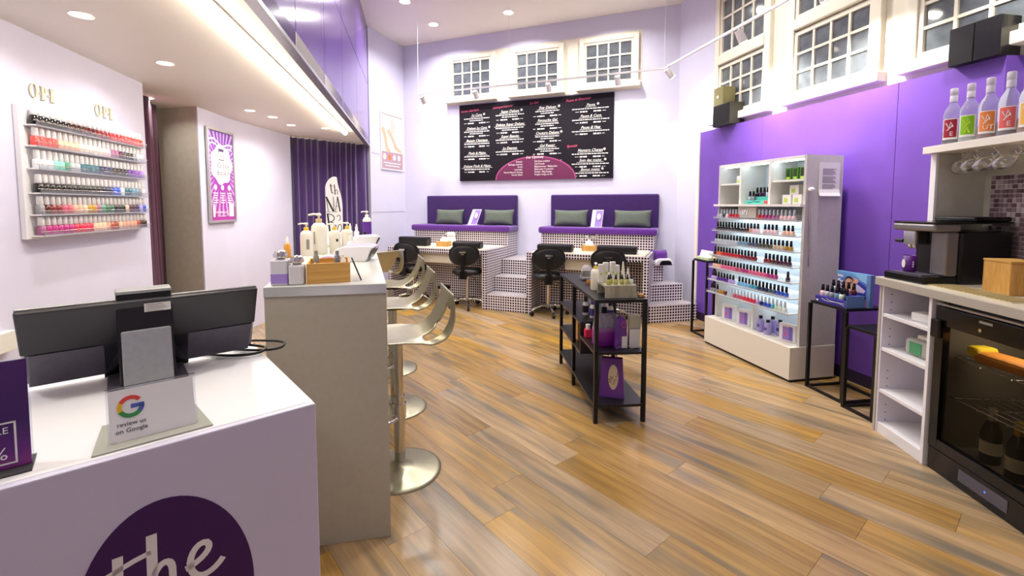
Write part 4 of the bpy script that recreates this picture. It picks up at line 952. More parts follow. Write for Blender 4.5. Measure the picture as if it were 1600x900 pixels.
box('inner_shelf', (.061, .347, .10, .359, 1.645, 1.66), M_kf, r); box('inner_shelf', (.748, KW-.031, .10, .359, 1.645, 1.66), M_kf, r)
box('divider', (.56, .58, .10, .359, .29, .535), M_kf, r)
TZs = [1.32-.127*k for k in range(7)]
for k, z in enumerate(TZs):
    f = .055-.009*k
    box('tier_shelf', (.015, KW-.035, f, .358, z-.010, z), M_kf, r, .002)
    box('tier_lip', (.015, KW-.035, f-.006, f-.002, z-.012, z+.018), M_acr, r)
    box('tier_led', (.08, KW-.05, .335, .352, z-.019, z-.011), M_coolled, r)
for x0, x1 in ((.08, .34), (.38, .72), (.76, 1.08)): box('compartment_led', (x0, x1, .13, .15, 1.816, 1.824), M_coolled, r)
box('logo_plate', (.36, .60, .075, .10, 1.327, 1.43), mat('champagne_plate', '#c9c3b4', .4, .2), r, .003)
m = MB(); m.M = facing((.392, .0745, 1.352)); serif(m, 'OPI', 0, .055, .006); m.build('plate_letters', M_white, r)
# hanging chain and price sheet on the side
MB().tube([(KW+.002, .12, 1.57), (KW+.006, .125, 1.35), (KW+.004, .13, 1.12), (KW+.006, .13, .95)], .005, 6).build('chain', M_chrome, r); MB().lathe([(.022, 0), (.026, .015), (.012, .03)], 12, (KW+.02, .12, 1.56)).build('hook', M_white, r)
sh = MB(); N = 10
vs = [(KW+.003+.05*max(0, (k/N-.75)/.25)**2*.3, y, 1.79-.27*k/N) for k in range(N+1) for y in (.20, .40)]
sh.add(vs, [(2*k, 2*k+1, 2*k+3, 2*k+2)[::-1] for k in range(N)]); sho = sh.build('price_sheet', M_whitem, r, solid=.001)
m = MB(); 
for k in range(20):
    if k % 7 != 6: m.box(KW+.0036, KW+.0042, .235, .365-.01*(k*7 % 4), 1.735-.009*k, 1.739-.009*k)
m.build('sheet_print', M_greyprint, sho)
M_cap = M_blkg
RR = [[('silver', 2), ('black', 1), ('clear', 1), ('red', 4), (None, 5), ('red', 2), ('magenta', 2), ('mauve', 2), ('palepink', 5)],
      [('black', 9), ('brown', 2), ('nude', 1), ('palepink', 2), (None, 1), ('palepink', 4), (None, 1), ('peach', 3)],
      [('silver', 8), ('steel', 3), ('slate', 3), ('olive', 4), ('beige', 3), ('gold', 1), ('gold', 1)],
      [('black', 1), ('orange', 2), ('red', 6), ('darkred', 5), (None, 2), ('darkred', 2), ('maroon', 2), ('plum', 3)],
      [('peach', 3), ('pink', 5), ('rose', 2), ('magenta', 2), ('pink', 5), ('magenta', 3), (None, 2), ('plum', 1)],
      [('lilac', 2), ('purple', 4), ('lavender', 2), (None, 1), ('skyblue', 4), ('turquoise', 2), ('navy', 3), ('slate', 2), ('blue', 3)],
      [('grey', 3), ('gold', 2), ('maroon', 1), ('silver', 2), ('rose', 3), ('crimson', 4), ('lavender', 1), ('navy', 1), ('blue', 2), ('turquoise', 1), ('palegreen', 2), ('clear', 1)]]
TN = ['top', 'second', 'third', 'fourth', 'fifth', 'sixth', 'bottom']
for i, z in enumerate(TZs):
    cs = runs(RR[i], 23); n = 0
    for k, c in enumerate(cs):
        if c is None: continue
        n += 1; clear = i == 0 or (i == 6 and k > 2)
        o = inst('nail_polish_bottle', pb_body, None, Kp(.065+k*.0437, .085-.009*i, z+.0004), KA, pol(c))
        inst('cap', pb_cap, o, m=M_clearcap if clear else M_cap)
        tag(o, '%s nail polish, %s cap, %s from left, %s tier of lit cabinet' % (NAME.get(c, c), 'clear' if clear else 'black', ORD[n-1], TN[i]), 'nail polish', 'nail polishes in the lit cabinet')
def at_k(name, label, cat, x, y, z, rz=0, group=None): return thing(name, label, cat, Kp(x, y, z), KA+rz, group)
# compartments
M_gbox = mat('green_box', '#4d7a22', .4); M_dgreen = mat('dark_green', '#1d3410', .4); M_lime = mat('lime_print', '#b8cf50', .5)
for k in range(3):
    b = at_k('green_box', 'dark green care product box, %s of three in the upper right compartment' % ('left', 'middle', 'right')[k], 'product box', .80+.075*k, .19, 1.6605, 0, 'green product boxes')
    box('carton', (0, .06, 0, .05, 0, .105), M_gbox, b, .002); box('window_print', (.012, .048, -.0008, 0, .03, .095), M_dgreen, b); box('label_print', (.012, .048, -.0012, -.0002, .008, .028), M_lime, b)
b = at_k('white_spray', 'white care bottle beside the green boxes in the cabinet', 'bottle', 1.06, .20, 1.6605); lathe_part('bottle_body', [(.024, 0), (.024, .07), (.012, .08)], M_whitep, b, 14); lathe_part('cap', [(.012, .08), (.012, .105)], M_clearp, b, 12)
for k, (x, y, z, w) in enumerate(((.82, .15, 1.4555, 'lower left'), (.93, .15, 1.4555, 'lower right'), (.885, .16, 1.5365, 'top'))):
    b = at_k('white_jar_box', 'white and lime carton, %s of the stacked three in the cabinet' % w, 'product box', x, y, z, 0, 'white cartons in the cabinet')
    box('carton', (0, .095, 0, .07, 0, .08), M_whitep, b, .003); box('label_print', (.02, .06, -.0008, 0, .015, .05), M_lime, b)
for k in range(2):
    b = at_k('small_carton', '%s small white carton with lime print in the upper left compartment' % ('left', 'right')[k], 'product box', .19+.075*k, .18, 1.6605, 0, 'small white cartons')
    box('carton', (0, .06, 0, .05, 0, .075), M_whitep, b, .002); box('label_print', (.01, .05, -.0008, 0, .01, .035), M_lime, b)
M_turq = mat('turquoise_card', '#58c4b4', .5)
b = at_k('polish_display', 'turquoise counter display of black capped polish in the centre compartment', 'counter display', .40, .12, 1.4555)
box('tray', (0, .30, 0, .10, 0, .035), M_turq, b, .003); box('tray_step', (.04, .30, .05, .15, .0351, .07), M_turq, b, .003); box('header_card', (.18, .305, .16, .165, 0, .30), M_turq, b)
m = MB(); m.M = facing((0, .1595, 0)); m.ribbon([(.19, .11), (.23, .16), (.27, .20), (.295, .25)], [.03, .03, .022, .006], .0006); m.ribbon([(.20, .15), (.235, .19), (.27, .225)], [.02, .02, .006], .0006); m.build('hand_print', mat('hand_print', '#d8b8a4', .6), b)
m = MB(); m.M = facing((0, -.0005, 0)); m.ribbon([(.02, .02), (.07, .015), (.11, .028), (.16, .02), (.2, .026)], .006, .0005); m.build('script_print', M_txtk, b); box('coral_print', (.24, .295, -.001, 0, .004, .032), pol('coral'), b)
k = 0
for X, Y, Z in [(.02+.045*i, .035, .0355) for i in range(2)]+[(.065+.045*i, .075, .0705) for i in range(5)]+[(.16+.045*i, .125, .0705) for i in range(3)]:
    o = inst('nail_polish_bottle', pb_body, None, Kp(.40+X, .12+Y, 1.4555+Z), KA, pol(['silver', 'grey', 'black', 'plum', 'navy'][k % 5])); inst('cap', pb_cap, o, m=M_cap)
    tag(o, 'black capped polish, %s from left on the turquoise display in the cabinet' % ORD[k], 'nail polish', 'polishes on the turquoise display'); k += 1
# bottom compartment: care kits and remover bottles
for x, w in ((.14, 'left'), (.36, 'middle'), (.90, 'right')):
    b = at_k('care_kit', 'white boxed lilac care kit, %s of three at the cabinet foot' % w, 'product box', x, .10, .2885, .25, 'lilac care kits')
    box('carton', (0, .14, 0, .045, 0, .15), M_whitem, b, .003); box('lilac_print', (.03, .12, -.0008, 0, .012, .125), M_lilac, b); box('bottle_print', (.085, .112, -.0014, -.0009, .02, .13), mat('deep_lilac', '#7a6ac0', .4), b)
    m = MB(); m.M = facing((0, -.001, 0)); m.ribbon([(.045, .04), (.062, .08)], .012, .0004); m.build('pink_print', pol('pink'), b)
for x, y, h, w in ((.645, .13, .145, 'front left'), (.70, .21, .145, 'back left'), (.745, .12, .13, 'front right'), (.80, .20, .14, 'back right')):
    b = at_k('remover_bottle', 'lilac remover bottle with black cap, %s of four at the cabinet foot' % w, 'bottle', x, y, .2885, 0, 'lilac remover bottles')
    lathe_part('bottle_body', [(.029, 0), (.031, .005), (.031, h*.72), (.026, h*.8), (.014, h*.84)], mat('lilac_bottle', '#b0a4e0', .25), b, 18); lathe_part('cap', [(.016, h*.84), (.016, h*1.02)], M_blkp, b, 14)
    q = MB(); vs = [(.0315*math.cos(a), .0315*math.sin(a), zz) for zz in (h*.3, h*.5) for a in [-2.2+1.2*k/6 for k in range(7)]]; q.add(vs, [(k, k+1, 8+k, 7+k) for k in range(6)], True); q.build('label_print', mat('violet_ink2', '#5a4a9c', .5), b)

# ------------------------------------------------------------------ wire side tables
def wire_table(pts, h, label, bottom=True, group='black wire side tables'):
    r = thing('side_table', label, 'side table', (pts[0][0], pts[0][1], 0), 0, group); x0, y0 = pts[0]; P = [(a-x0, b-y0) for a, b in pts]
    t = .011
    for a, b in P: box('leg', (a-t, a+t, b-t, b+t, 0, h-.021), M_blkm, r)
    MB().prism([(a*1.0, b) for a, b in P], h-.02, h).build('table_top', M_blkm, r, .002)
    for k in range(4):
        p, q = Vector(P[k]), Vector(P[(k+1) % 4]); d_ = (q-p).normalized(); n_ = Vector((-d_.y, d_.x))*.009
        MB().prism([tuple(p+d_*.012-n_), tuple(q-d_*.012-n_), tuple(q-d_*.012+n_), tuple(p+d_*.012+n_)], 0, .018).build('floor_rail', M_blkm, r)
    return r
wire_table([(2.362, 3.60), (2.41, 3.275), (2.72, 3.32), (2.67, 3.645)], .70, 'tall black wire side table carrying the blue polish display')
wire_table([(2.38, 3.22), (2.41, 2.99), (2.80, 3.03), (2.77, 3.26)], .60, 'lower black wire side table beside the open shelf cabinet')
wire_table([(2.06, 5.20), (2.10, 4.92), (2.36, 4.96), (2.32, 5.24)], .845, 'black wire side table between stairs and polish cabinet')
# blue promo display on the tall side table
r = thing('promo_display', 'blue promotional polish display with portrait card on the side table', 'counter display', (2.37, 3.56, .7005), math.atan2(-.285, .05))
M_pblue = mat('promo_blue', '#33308f', .35); M_denim = noisy(mat('denim_print', '#5f7fb4', .6), 40, .3, 0, (6, 6, .4))
box('tray', (0, .27, 0, .075, 0, .05), M_pblue, r, .002); box('tray_step', (.01, .27, .0751, .15, 0, .085), M_pblue, r, .002); box('denim_side', (.271, .275, 0, .15, 0, .086), M_denim, r)
MB().prism([(.02, .17), (.27, .17), (.27, .20), (.02, .20)], 0, .24).build('header_card', vgrad('header_sky', [(0, '#c878b8'), (.45, '#9a68b8'), (.7, '#5a6cc0'), (1, '#6aa8e0')], 2, 0, .24), r); box('denim_edge', (.271, .30, .168, .20, 0, .24), M_denim, r)
def card(name, m, fn, z=.0003):
    q = MB(); q.M = facing((0, .1698, 0)); fn(q); q.build(name, m, r)
card('sky_print', mat('sky_print', '#8cc0ea', .5), lambda q: q.prism([(.16, .235), (.268, .235), (.268, .17), (.22, .19)], 0, .0003))
card('sleeve_print', mat('navy_print', '#2a3f9c', .5), lambda q: q.prism([(.17, .20), (.268, .15), (.268, .06), (.20, .04), (.12, .03), (.11, .07), (.16, .14)], .0001, .0005))
card('collar_print', mat('pale_collar_print', '#d8c8e4', .5), lambda q: q.prism([(.14, .165), (.20, .155), (.262, .12), (.25, .10), (.18, .10), (.15, .115)], .0005, .0009))
card('face_print', mat('face_print', '#d8a48a', .6), lambda q: (q.ellipse(.125, .15, .034, .052, .0005, .0005, 24, -.12), q.prism([(.105, .11), (.145, .11), (.155, .05), (.095, .05)], .0003, .0008), q.ellipse(.175, .18, .028, .02, .0005, .0006, 16), q.ellipse(.155, .187, .02, .009, .0005, .0006, 12)))
card('hair_print', mat('hair_print', '#2c1c1a', .6), lambda q: (q.ring(.126, .165, .037, .045, .031, .028, .05*PI, 1.0*PI, .0004, .0011, 16), q.ellipse(.11, .158, .009, .003, .0004, .0012, 10), q.ellipse(.145, .165, .010, .006, .0004, .0012, 10)))
card('lips_print', mat('lips_print', '#b8404c', .5), lambda q: q.ellipse(.13, .118, .009, .005, .0004, .0011, 12))
q = MB(); q.M = facing((.073, .1695, .10)) @ Matrix.Rotation(PI/2, 4, 'Z'); serif(q, 'O.P.I', .005, .046, .0006); q.build('card_letters', M_txtw, r)
q = MB(); q.M = facing((0, -.0006, 0)); q.ribbon(bez((.06, .035), (.12, .0), (.18, .05), (.26, .012), 10), .003, .0005); q.ribbon(bez((.10, .042), (.15, .02), (.2, .03), (.26, .03), 10), .002, .0005); q.box(.012, .03, .01, .022, 0, .0005); q.build('tray_print', M_txtw, r)
def Pp(x, y, z): a = math.atan2(-.285, .05); c, s = math.cos(a), math.sin(a); return (2.37+x*c-y*s, 3.56+x*s+y*c, .7005+z)
k = 0
for X, Y, Z, c in [(.03+.042*i, .037, .0505, ['palepink', 'silver', 'grey', 'steel', 'palegreen', 'navy'][i]) for i in range(6)]+[(.045+.044*i, .115, .0855, ['clear', 'black', 'black', 'nude', 'maroon', 'navy'][i]) for i in range(5)]:
    o = inst('nail_polish_bottle', pb_body, None, Pp(X, Y, Z), 0, pol(c)); inst('cap', pb_cap, o, m=M_cap); o.scale = (1.0, 1.0, 1.0)
    tag(o, '%s polish, black cap, %s from left in %s row of blue display' % (NAME.get(c, c), ORD[k % 6], 'front' if k < 6 else 'back'), 'nail polish', 'polishes on the blue promotional display'); k += 1
# cartons on the left wire table
r = thing('leaflet_tray', 'pale green tray of white sample cards on the far side table', 'tray', (2.10, 5.08, .8455), math.atan2(-.28, .04))
box('tray', (-.10, .14, 0, .14, 0, .03), mat('pale_green_card', '#cfe0b4', .6), r, .003)
for k in range(5): q = MB(); q.M = Matrix.Translation((-.09+.045*k, .03, .03)) @ Matrix.Rotation(-.3, 4, 'X') @ Matrix.Rotation(.25, 4, 'Z'); q.box(0, .04, 0, .012, 0, .075); q.build('sample_card', M_whitep, r)
o = tag(box('coral_box', (0, .07, 0, .05, 0, .14), mat('coral_box', '#e08a70', .5), None, .003), 'coral pink carton behind the sample tray', 'product box'); o.location = (2.22, 5.02, .8455); o.rotation_euler = (0, 0, KA)

# ------------------------------------------------------------------ black console shelf and its things
CA = math.atan2(-1.188, .107)           # local x runs from the far end to the near end, y to the right
C0 = Vector((.435, 4.146)); CLn, CWd = 1.19, .352
CA = math.atan2(2.958-4.146, .542-.435); 
def Cp(x, y, z): c, s = math.cos(CA), math.sin(CA); return (C0.x+x*c-y*s, C0.y+x*s+y*c, z)
r = thing('console_shelf', 'long black metal console shelf standing in the middle of the floor', 'console table', Cp(0, 0, 0), CA)
t = .013
for x in (0, .51, CLn-2*t):
    for y in (0, CWd-2*t): box('post', (x, x+2*t, y, y+2*t, 0, .808), M_blkm, r)
box('table_top', (0, CLn, 0, CWd, .809, .832), M_blkm, r, .003)
M_shelfb = mat('black_shelf_board', '#1b1a1e', .35)
box('shelf_board', (0, CLn, .001, CWd-.001, .108, .126), M_shelfb, r); box('shelf_board', (.0, .77, .002, CWd-.002, .562, .58), M_shelfb, r)
box('shelf_board', (0, .77, .002, CWd-.002, .34, .356), M_shelfb, r); box('shelf_board', (.785, CLn, .002, CWd-.002, .464, .48), M_shelfb, r)
box('partition', (.771, .784, .002, CWd-.002, .34, .58), M_shelfb, r)
def at_c(name, label, cat, x, y, z, rz=0, group=None): return thing(name, label, cat, Cp(x, y, z), CA+PI/2+rz, group)   # local -y faces the camera
# riser with serums
b = at_c('wood_riser', 'grey wooden riser block at the near end of the console', 'riser', 1.135, .185, .8325)
box('front_board', (-.105, .105, -.015, 0, 0, .085), M_greywood, b, .001); box('top_board', (-.105, .105, 0, .19, .070, .085), M_greywood, b, .001); box('back_board', (-.105, .105, .175, .19, 0, .0695), M_greywood, b, .001)
M_serum = mat('serum_oil', '#c9c86a', .1, trans=.3)
for k, (X, Y) in enumerate(((-.075, .02), (-.05, .06), (-.025, .025), (.02, .03), (.055, .025), (.088, .04))):
    c, s = math.cos(CA+PI/2), math.sin(CA+PI/2); p0 = Cp(1.135, .185, 0)
    q = thing('serum_bottle', 'clear dropper bottle of yellow oil, %s from left on the wooden riser' % ORD[k], 'dropper bottle', (p0[0]+X*c-Y*s, p0[1]+X*s+Y*c, .918), 0, 'dropper bottles on the riser')
    lathe_part('bottle_body', [(.0135, 0), (.0145, .003), (.0145, .030), (.007, .036)], M_serum if k < 5 else M_clearp, q, 12); lathe_part('dropper', [(.0095, .036), (.0095, .048), (.0055, .052), (.0055, .064), (.002, .068)], M_blkp, q, 10)
for k, (X, Y, h, w_) in enumerate(((-.10, .12, .125, 'first'), (-.06, .14, .135, 'second'), (-.015, .13, .14, 'third'), (.02, .15, .115, 'fourth'))):
    q = thing('white_carton', 'slim white carton behind the dropper bottles, %s from left' % w_, 'product box', (p0[0]+X*c-Y*s, p0[1]+X*s+Y*c, .918), CA+PI/2+.1*k, 'slim white cartons on the riser')
    box('carton', (-.018, .018, -.012, .012, 0, h), M_whitep, q, .002); box('lime_print', (-.006, .006, -.0128, -.0121, h*.4, h*.55), M_lime, q)
for X, Y, h, w_ in ((.06, .13, .14, 'tall'), (.088, .11, .10, 'short')):
    q = thing('white_tube', '%s white pointed cosmetic tube on the wooden riser' % w_, 'tube', (p0[0]+X*c-Y*s, p0[1]+X*s+Y*c, .918), 0, 'pointed tubes on the riser')
    lathe_part('tube_body', [(.014, 0), (.015, .004), (.012, h*.5), (.004, h)], M_pumpw, q, 12); lathe_part('tube_foot', [(.0155, 0), (.0155, .012), (.0145, .013)], M_whitem, q, 12)
pump_bottle(*Cp(.83, .10, .8325), .036, .20, M_yel, 'large white pump bottle with yellow collar on the console', 1.4, group='pump bottles on the console')
pump_bottle(*Cp(.90, .20, .8325), .030, .185, M_yel, 'smaller white pump bottle behind the riser on the console', 1.0, group='pump bottles on the console')
q = at_c('amber_jar', 'low amber glass jar on the console', 'jar', .60, .12, .8325); lathe_part('jar_body', [(.026, 0), (.028, .004), (.028, .03), (.024, .034)], mat('amber_jar_glass', '#b5712a', .1), q); lathe_part('lid', [(.026, .034), (.026, .046)], M_chrome, q)
q = at_c('silver_pouch', 'crumpled silver foil wipes pack on the console', 'pouch', .40, .14, .8325, .3)
m = MB(); m.prism([(-.05, -.03), (.05, -.035), (.045, .03), (-.045, .035)], 0, .03); m.build('pack', mat('foil', '#d4d4d0', .2, .9), q, .008); m = MB(); m.prism([(-.04, -.012), (.04, -.012), (.045, .012), (-.045, .012)], .031, .085); m.build('foil_top', mat('foil2', '#c8c8c4', .2, .9), q, .006)
q = at_c('clear_dome', 'round clear dome with pink contents behind the console bottles', 'cotton jar', .25, .18, .8325); lathe_part('base_tray', [(.05, 0), (.05, .012)], M_whitep, q); lathe_part('dome', [(.048, .012), (.048, .06), (.036, .09), (.014, .105)], mat('clear_dome', '#f2e6e8', .05, trans=.6, ior=1.15), q)
q = at_c('bamboo_brush', 'black bristle brush with small bamboo handle on the console', 'brush', 1.12, .325, .8325, .5); box('handle', (-.012, .018, -.02, .012, 0, .022), M_bamboo2, q, .004)
m = MB(); rb = random.Random(2)
for k in range(60):
    a, e = rb.uniform(0, 2*PI), rb.uniform(.1, 1.2); L_ = rb.uniform(.03, .05); m.cyl((.0, .05, .03), (.0+L_*math.cos(a)*math.cos(e)*.7, .05+L_*math.sin(a)*math.cos(e)*.7, .03+L_*math.sin(e)), .002, .001, 4)
tag(m.build('bristles', M_blkp, q), kind='stuff')
# middle shelf: clear bags and bottles
M_bagc = mat('clear_bag', '#dcd8e4', .1, trans=.75, ior=1.1); M_bagp = vgrad('bag_gradient', [(0, '#6a1080'), (.45, '#8a2a96'), (.85, '#b9a0c4'), (1, '#cfc4d8')], 2, 0, .2, .2)
b = at_c('clear_gift_bag', 'clear gift bag with purple gradient print on the console middle shelf', 'bag', 1.03, .12, .4805, .15)
m = MB(); m.prism([(-.08, -.03), (.08, -.03), (.08, .05), (-.08, .05)], 0, .125); m.build('bag_front', M_bagp, b, .004)
m = MB(); m.add([(-.078, -.028, .126), (.078, -.028, .126), (.07, -.004, .22), (-.07, -.004, .22), (-.078, .048, .126), (.078, .048, .126), (.07, .02, .22), (-.07, .02, .22)], [(0, 1, 2, 3), (5, 4, 7, 6), (1, 5, 6, 2), (4, 0, 3, 7)]); m.build('bag_top', M_bagc, b, solid=.001)
for X in (-.04, .0, .04): lathe_part('foam_bottle', [(.016, .126), (.018, .13), (.018, .175), (.008, .185), (.008, .205)], M_whitep, b, 12, (X, .01, 0))
b = at_c('purple_gift_bag', 'purple hanging gift pack with white label on the console shelf', 'bag', 1.12, .20, .4805)
m = MB(); m.M = facing((0, 0, 0)); m.prism([(-.035, 0), (.045, 0), (.04, .16)]+bez((.04, .16), (.04, .22), (.0, .235), (-.02, .2), 6)+[(-.03, .12)], -.05, 0); m.build('pack', mat('violet_pack', '#6a3a96', .3), b, .004)
m = MB(); m.M = facing((0, -.0005, 0)); m.box(.005, .043, .005, .085, 0, .0008); m.build('label_print', M_whitep, b); m = MB(); m.M = facing((0, -.0005, 0)); m.ring(.018, .165, .014, .022, .010, .018, th=.0006); m.build('emblem', M_pinkl, b)
MB().tube([(-.04, -.03, .003), (-.03, -.045, .03), (.05, -.045, .03), (.06, -.03, .003)], .0022, 6).build('wire_foot', M_chrome, b)
b = at_c('white_bag', 'clear bag with white flat slippers on the console shelf', 'bag', 1.12, .30, .4805)
box('pack', (-.04, .035, -.0, .05, 0, .13), M_whitem, b, .008); m = MB(); m.M = facing((0, 0, 0)); m.prism([(-.042, .13), (.037, .13), (.037, .225), (-.042, .225)], -.045, -.004); m.build('bag_top', mat('frosted_bag', '#d8dccf', .15, trans=.5, ior=1.1), b, .004)
MB().tube([(-.05, -.03, .003), (.0, -.045, .03), (.05, -.03, .003)], .0022, 6).build('wire_foot', M_chrome, b)
for k, (x, y, c1, lb) in enumerate(((.55, .10, '#1a1620', 'black and white lotion bottle, left on the upper console shelf'), (.66, .13, '#4a3a9a', 'violet and white lotion bottle, second on the upper console shelf'), (.60, .24, '#1a1620', 'black and white lotion bottle, third on the upper console shelf'), (.71, .25, '#3a2a6a', 'dark lotion bottle, rearmost on the upper console shelf'), (.45, .14, '#cfd0cc', 'pale grey lotion bottle at the far end of the upper console shelf'))):
    q = at_c('lotion_bottle', lb, 'bottle', x, y, .5805, 0, 'lotion bottles on the console'); lathe_part('bottle_body', [(.022, 0), (.024, .004), (.024, .09), (.014, .105)], M_whitep, q, 16); lathe_part('label_band', [(.0245, .02), (.0245, .075)], mat('lotion_'+c1, c1, .4), q, 16); lathe_part('cap', [(.015, .105), (.015, .15), (.010, .158)], mat('lotionc_'+c1, c1, .3), q, 14)
b = at_c('pink_box', 'bright pink carton with white top on the console shelf', 'product box', .83, .05, .4805); box('carton', (-.025, .025, -.02, .03, 0, .06), mat('hot_pink', '#e0305a', .4), b, .003); lathe_part('white_cap', [(.018, .06), (.018, .095)], M_whitep, b, 14, (0, .005, 0))
b = at_c('kraft_box', 'plain kraft cardboard box on the lower console shelf', 'box', .45, .12, .3565); box('carton', (-.07, .07, -.06, .06, 0, .185), M_kraft, b, .002); box('tape', (-.0705, .0705, -.01, .01, .1852, .1858), M_bamboo, b)
b = at_c('yellow_sponge', 'yellow sponge block on the lower console shelf', 'sponge', .70, .14, .3565); box('sponge_body', (-.05, .05, -.04, .04, 0, .035), mat('yellow_sponge', '#e0b820', .8), b, .008); box('scrub_pad', (-.05, .05, -.04, .04, .0352, .045), M_dgreen, b, .004)
# paper tote bag on the bottom shelf
b = at_c('paper_tote', 'glossy purple paper bag with cream oval logo on the bottom console shelf', 'bag', 1.03, .17, .1265, -.35)
M_tote = mat('tote_purple', '#6a3590', .3)
m = MB(); V = [(-.085, -.05, 0), (.085, -.05, 0), (.085, .05, 0), (-.085, .05, 0), (-.07, -.02, .265), (.07, -.02, .265), (.07, .02, .265), (-.07, .02, .265)]
m.add(V, [(0, 1, 5, 4), (2, 3, 7, 6), (1, 2, 6, 5), (3, 0, 4, 7), (3, 2, 1, 0)]); m.build('bag_body', M_tote, b, solid=.0015)
q = MB(); q.M = facing((.02, -.0385, .14)) ; q.M = Matrix.Translation((.01, -.0368, .14)) @ Matrix.Rotation(-.1, 4, 'X') @ facing((0, -.0008, 0)); q.ellipse(0, 0, .034, .085, .0008); q.build('oval_logo', mat('cream_oval', '#d8c4a8', .5), b)
q = MB(); q.M = Matrix.Translation((.01, -.0368, .14)) @ Matrix.Rotation(-.1, 4, 'X') @ facing((0, -.0018, 0)) @ Matrix.Rotation(1.2, 4, 'Z'); script_the(q, -.05, .0, .03, .0005); q.text('NAIL BAR', .022, 0, -.025, 0, .0005); q.build('logo_lettering', mat('brown_print', '#6a4a3a', .6), b)
for s in (-1, 1): MB().tube(bez((-.03, .02*s, .265), (-.03, .02*s, .335), (.03, .02*s, .335), (.03, .02*s, .265), 10), .003, 6).build('handle', M_tote, b)

# ------------------------------------------------------------------ kitchen counter on the right
GA = math.atan2(-.995, -.1); G0 = Vector((2.338, 2.90))
def Gp(x, y, z): c, s = math.cos(GA), math.sin(GA); return (G0.x+x*c-y*s, G0.y+x*s+y*c, z)   # x toward camera, y into the wall
M_cabw = mat('cabinet_lilac_white', '#e4dfec', .45)
r = thing('open_shelf_cabinet', 'white open shelf cabinet beside the drinks fridge', 'shelf cabinet', Gp(0, 0, 0), GA)
box('side_panel', (0, .02, .0, .50, 0, .943), M_workedge, r); box('side_panel', (.021, .035, .004, .49, 0, .943), M_cabw, r); box('side_panel', (.395, .415, 0, .50, 0, .943), M_white, r)
box('back_panel', (.0355, .3945, .47, .48, 0, .943), M_cabw, r); box('kick_board', (.036, .394, .006, .02, 0, .045), M_white, r)
for z in (.045, .262, .53, .748): box('shelf_board', (.0355, .3945, .006, .469, z, z+.022), M_white, r, .002)
ph = MB()
for z0 in (.08, .30, .57, .79):
    for k in range(3): ph.cyl((.0352, .05, z0+.05*k), (.0362, .05, z0+.05*k), .004, n=8)
tag(ph.build('pin_holes', M_dgrey, r), kind='stuff')
def at_g(name, label, cat, x, y, z, rz=0, group=None): return thing(name, label, cat, Gp(x, y, z), GA+rz, group)   # -y faces the room
b = at_g('white_carton', 'white carton lying on the top shelf of the open cabinet', 'product box', .27, .10, .7705, .3); box('carton', (-.07, .09, -.04, .05, 0, .05), M_whitep, b, .004); box('flap', (-.068, .088, -.0412, -.0404, .004, .046), M_whitem, b)
b = at_g('tea_pack', 'clear bag of green labelled sachets on the second cabinet shelf', 'pouch', .24, .12, .5525, .1)
m = MB(); m.prism([(-.10, -.05), (.13, -.05), (.12, .06), (-.09, .06)], 0, .10); m.build('bag', mat('clear_pouch', '#dfe0d8', .15, trans=.45, ior=1.1), b, .02); box('green_label', (-.06, .02, -.053, -.0508, .015, .085), mat('green_label', '#4f9a6a', .5), b)
m = MB(); m.prism([(-.05, -.02), (.1, -.02), (.1, .03), (-.05, .03)], .1005, .125); m.build('sachets', M_whitep, b, .008)
r = thing('worktop', 'long cream worktop over the fridge and open cabinet', 'worktop', Gp(0, 0, 0), GA)
box('slab', (-.015, 2.1, -.02, .565, .945, .99), M_workedge, r, .002); box('surface', (-.015, 2.1, -.02, .565, .9902, .9955), M_work, r)
# drinks fridge
r = thing('drinks_fridge', 'black glass door drinks fridge under the worktop', 'fridge', Gp(.43, .01, 0), GA)
FWd, FHt = .60, .935
for nm, dm in (('side_wall', (0, .025, .04, .50, .02, FHt)), ('side_wall', (FWd-.025, FWd, .04, .50, .02, FHt)), ('back_wall', (.026, FWd-.026, .48, .50, .02, FHt)), ('top_wall', (.026, FWd-.026, .04, .479, FHt-.03, FHt)), ('floor_wall', (.026, FWd-.026, .04, .479, .10, .13))):
    box(nm, dm, mat('fridge_inner', '#5f574a', .5) if nm != 'top_wall' else M_blkp, r)
box('plinth', (0, FWd, .004, .039, .0, .125), M_blkg, r, .003); box('control_panel', (.20, .46, .0015, .0038, .04, .10), M_dgrey, r); box('blue_light', (.345, .352, .0005, .0014, .068, .075), mat('blue_led', '#3a7aff', .5, emit=3), r)
dr = MB()
for dm in ((0, .055, 0, .036, .13, FHt-.03), (FWd-.055, FWd, 0, .036, .13, FHt-.03), (.055, FWd-.055, 0, .036, .13, .185), (.055, FWd-.055, 0, .036, FHt-.13, FHt-.03)): dr.box(*dm)
do = dr.build('door', M_blkg, r, .003); box('door_glass', (.055, FWd-.055, .010, .014, .185, FHt-.13), M_fglass, do); box('door_handle', (-.005, .05, -.022, -.001, FHt-.20, FHt-.10), M_blkp, do, .006)
box('top_trim', (0, FWd, .0, .036, FHt-.022, FHt-.012), M_steeledge, r); box('name_plate', (.26, .33, -.001, 0, FHt-.06, FHt-.048), M_greyprint, do); MB().cyl((.27, -.004, FHt-.095), (.27, 0, FHt-.095), .009, n=12).build('lock', M_chrome, do)
for z in (.42, .64):
    sh_ = MB()
    for k in range(9): sh_.cyl((.03, .06+.05*k, z), (FWd-.03, .06+.05*k, z), .003, n=6)
    for k in range(4): sh_.cyl((.06+.16*k, .05, z-.004), (.06+.16*k, .47, z-.004), .003, n=6)
    sh_.build('wire_shelf', M_chrome, r)
area('fridge_light', (FWd/2, .25, FHt-.035), r, 6.0, .3, (1, .9, .75))
M_dkg = mat('dark_bottle_glass', '#22281a', .12, coat=.3)
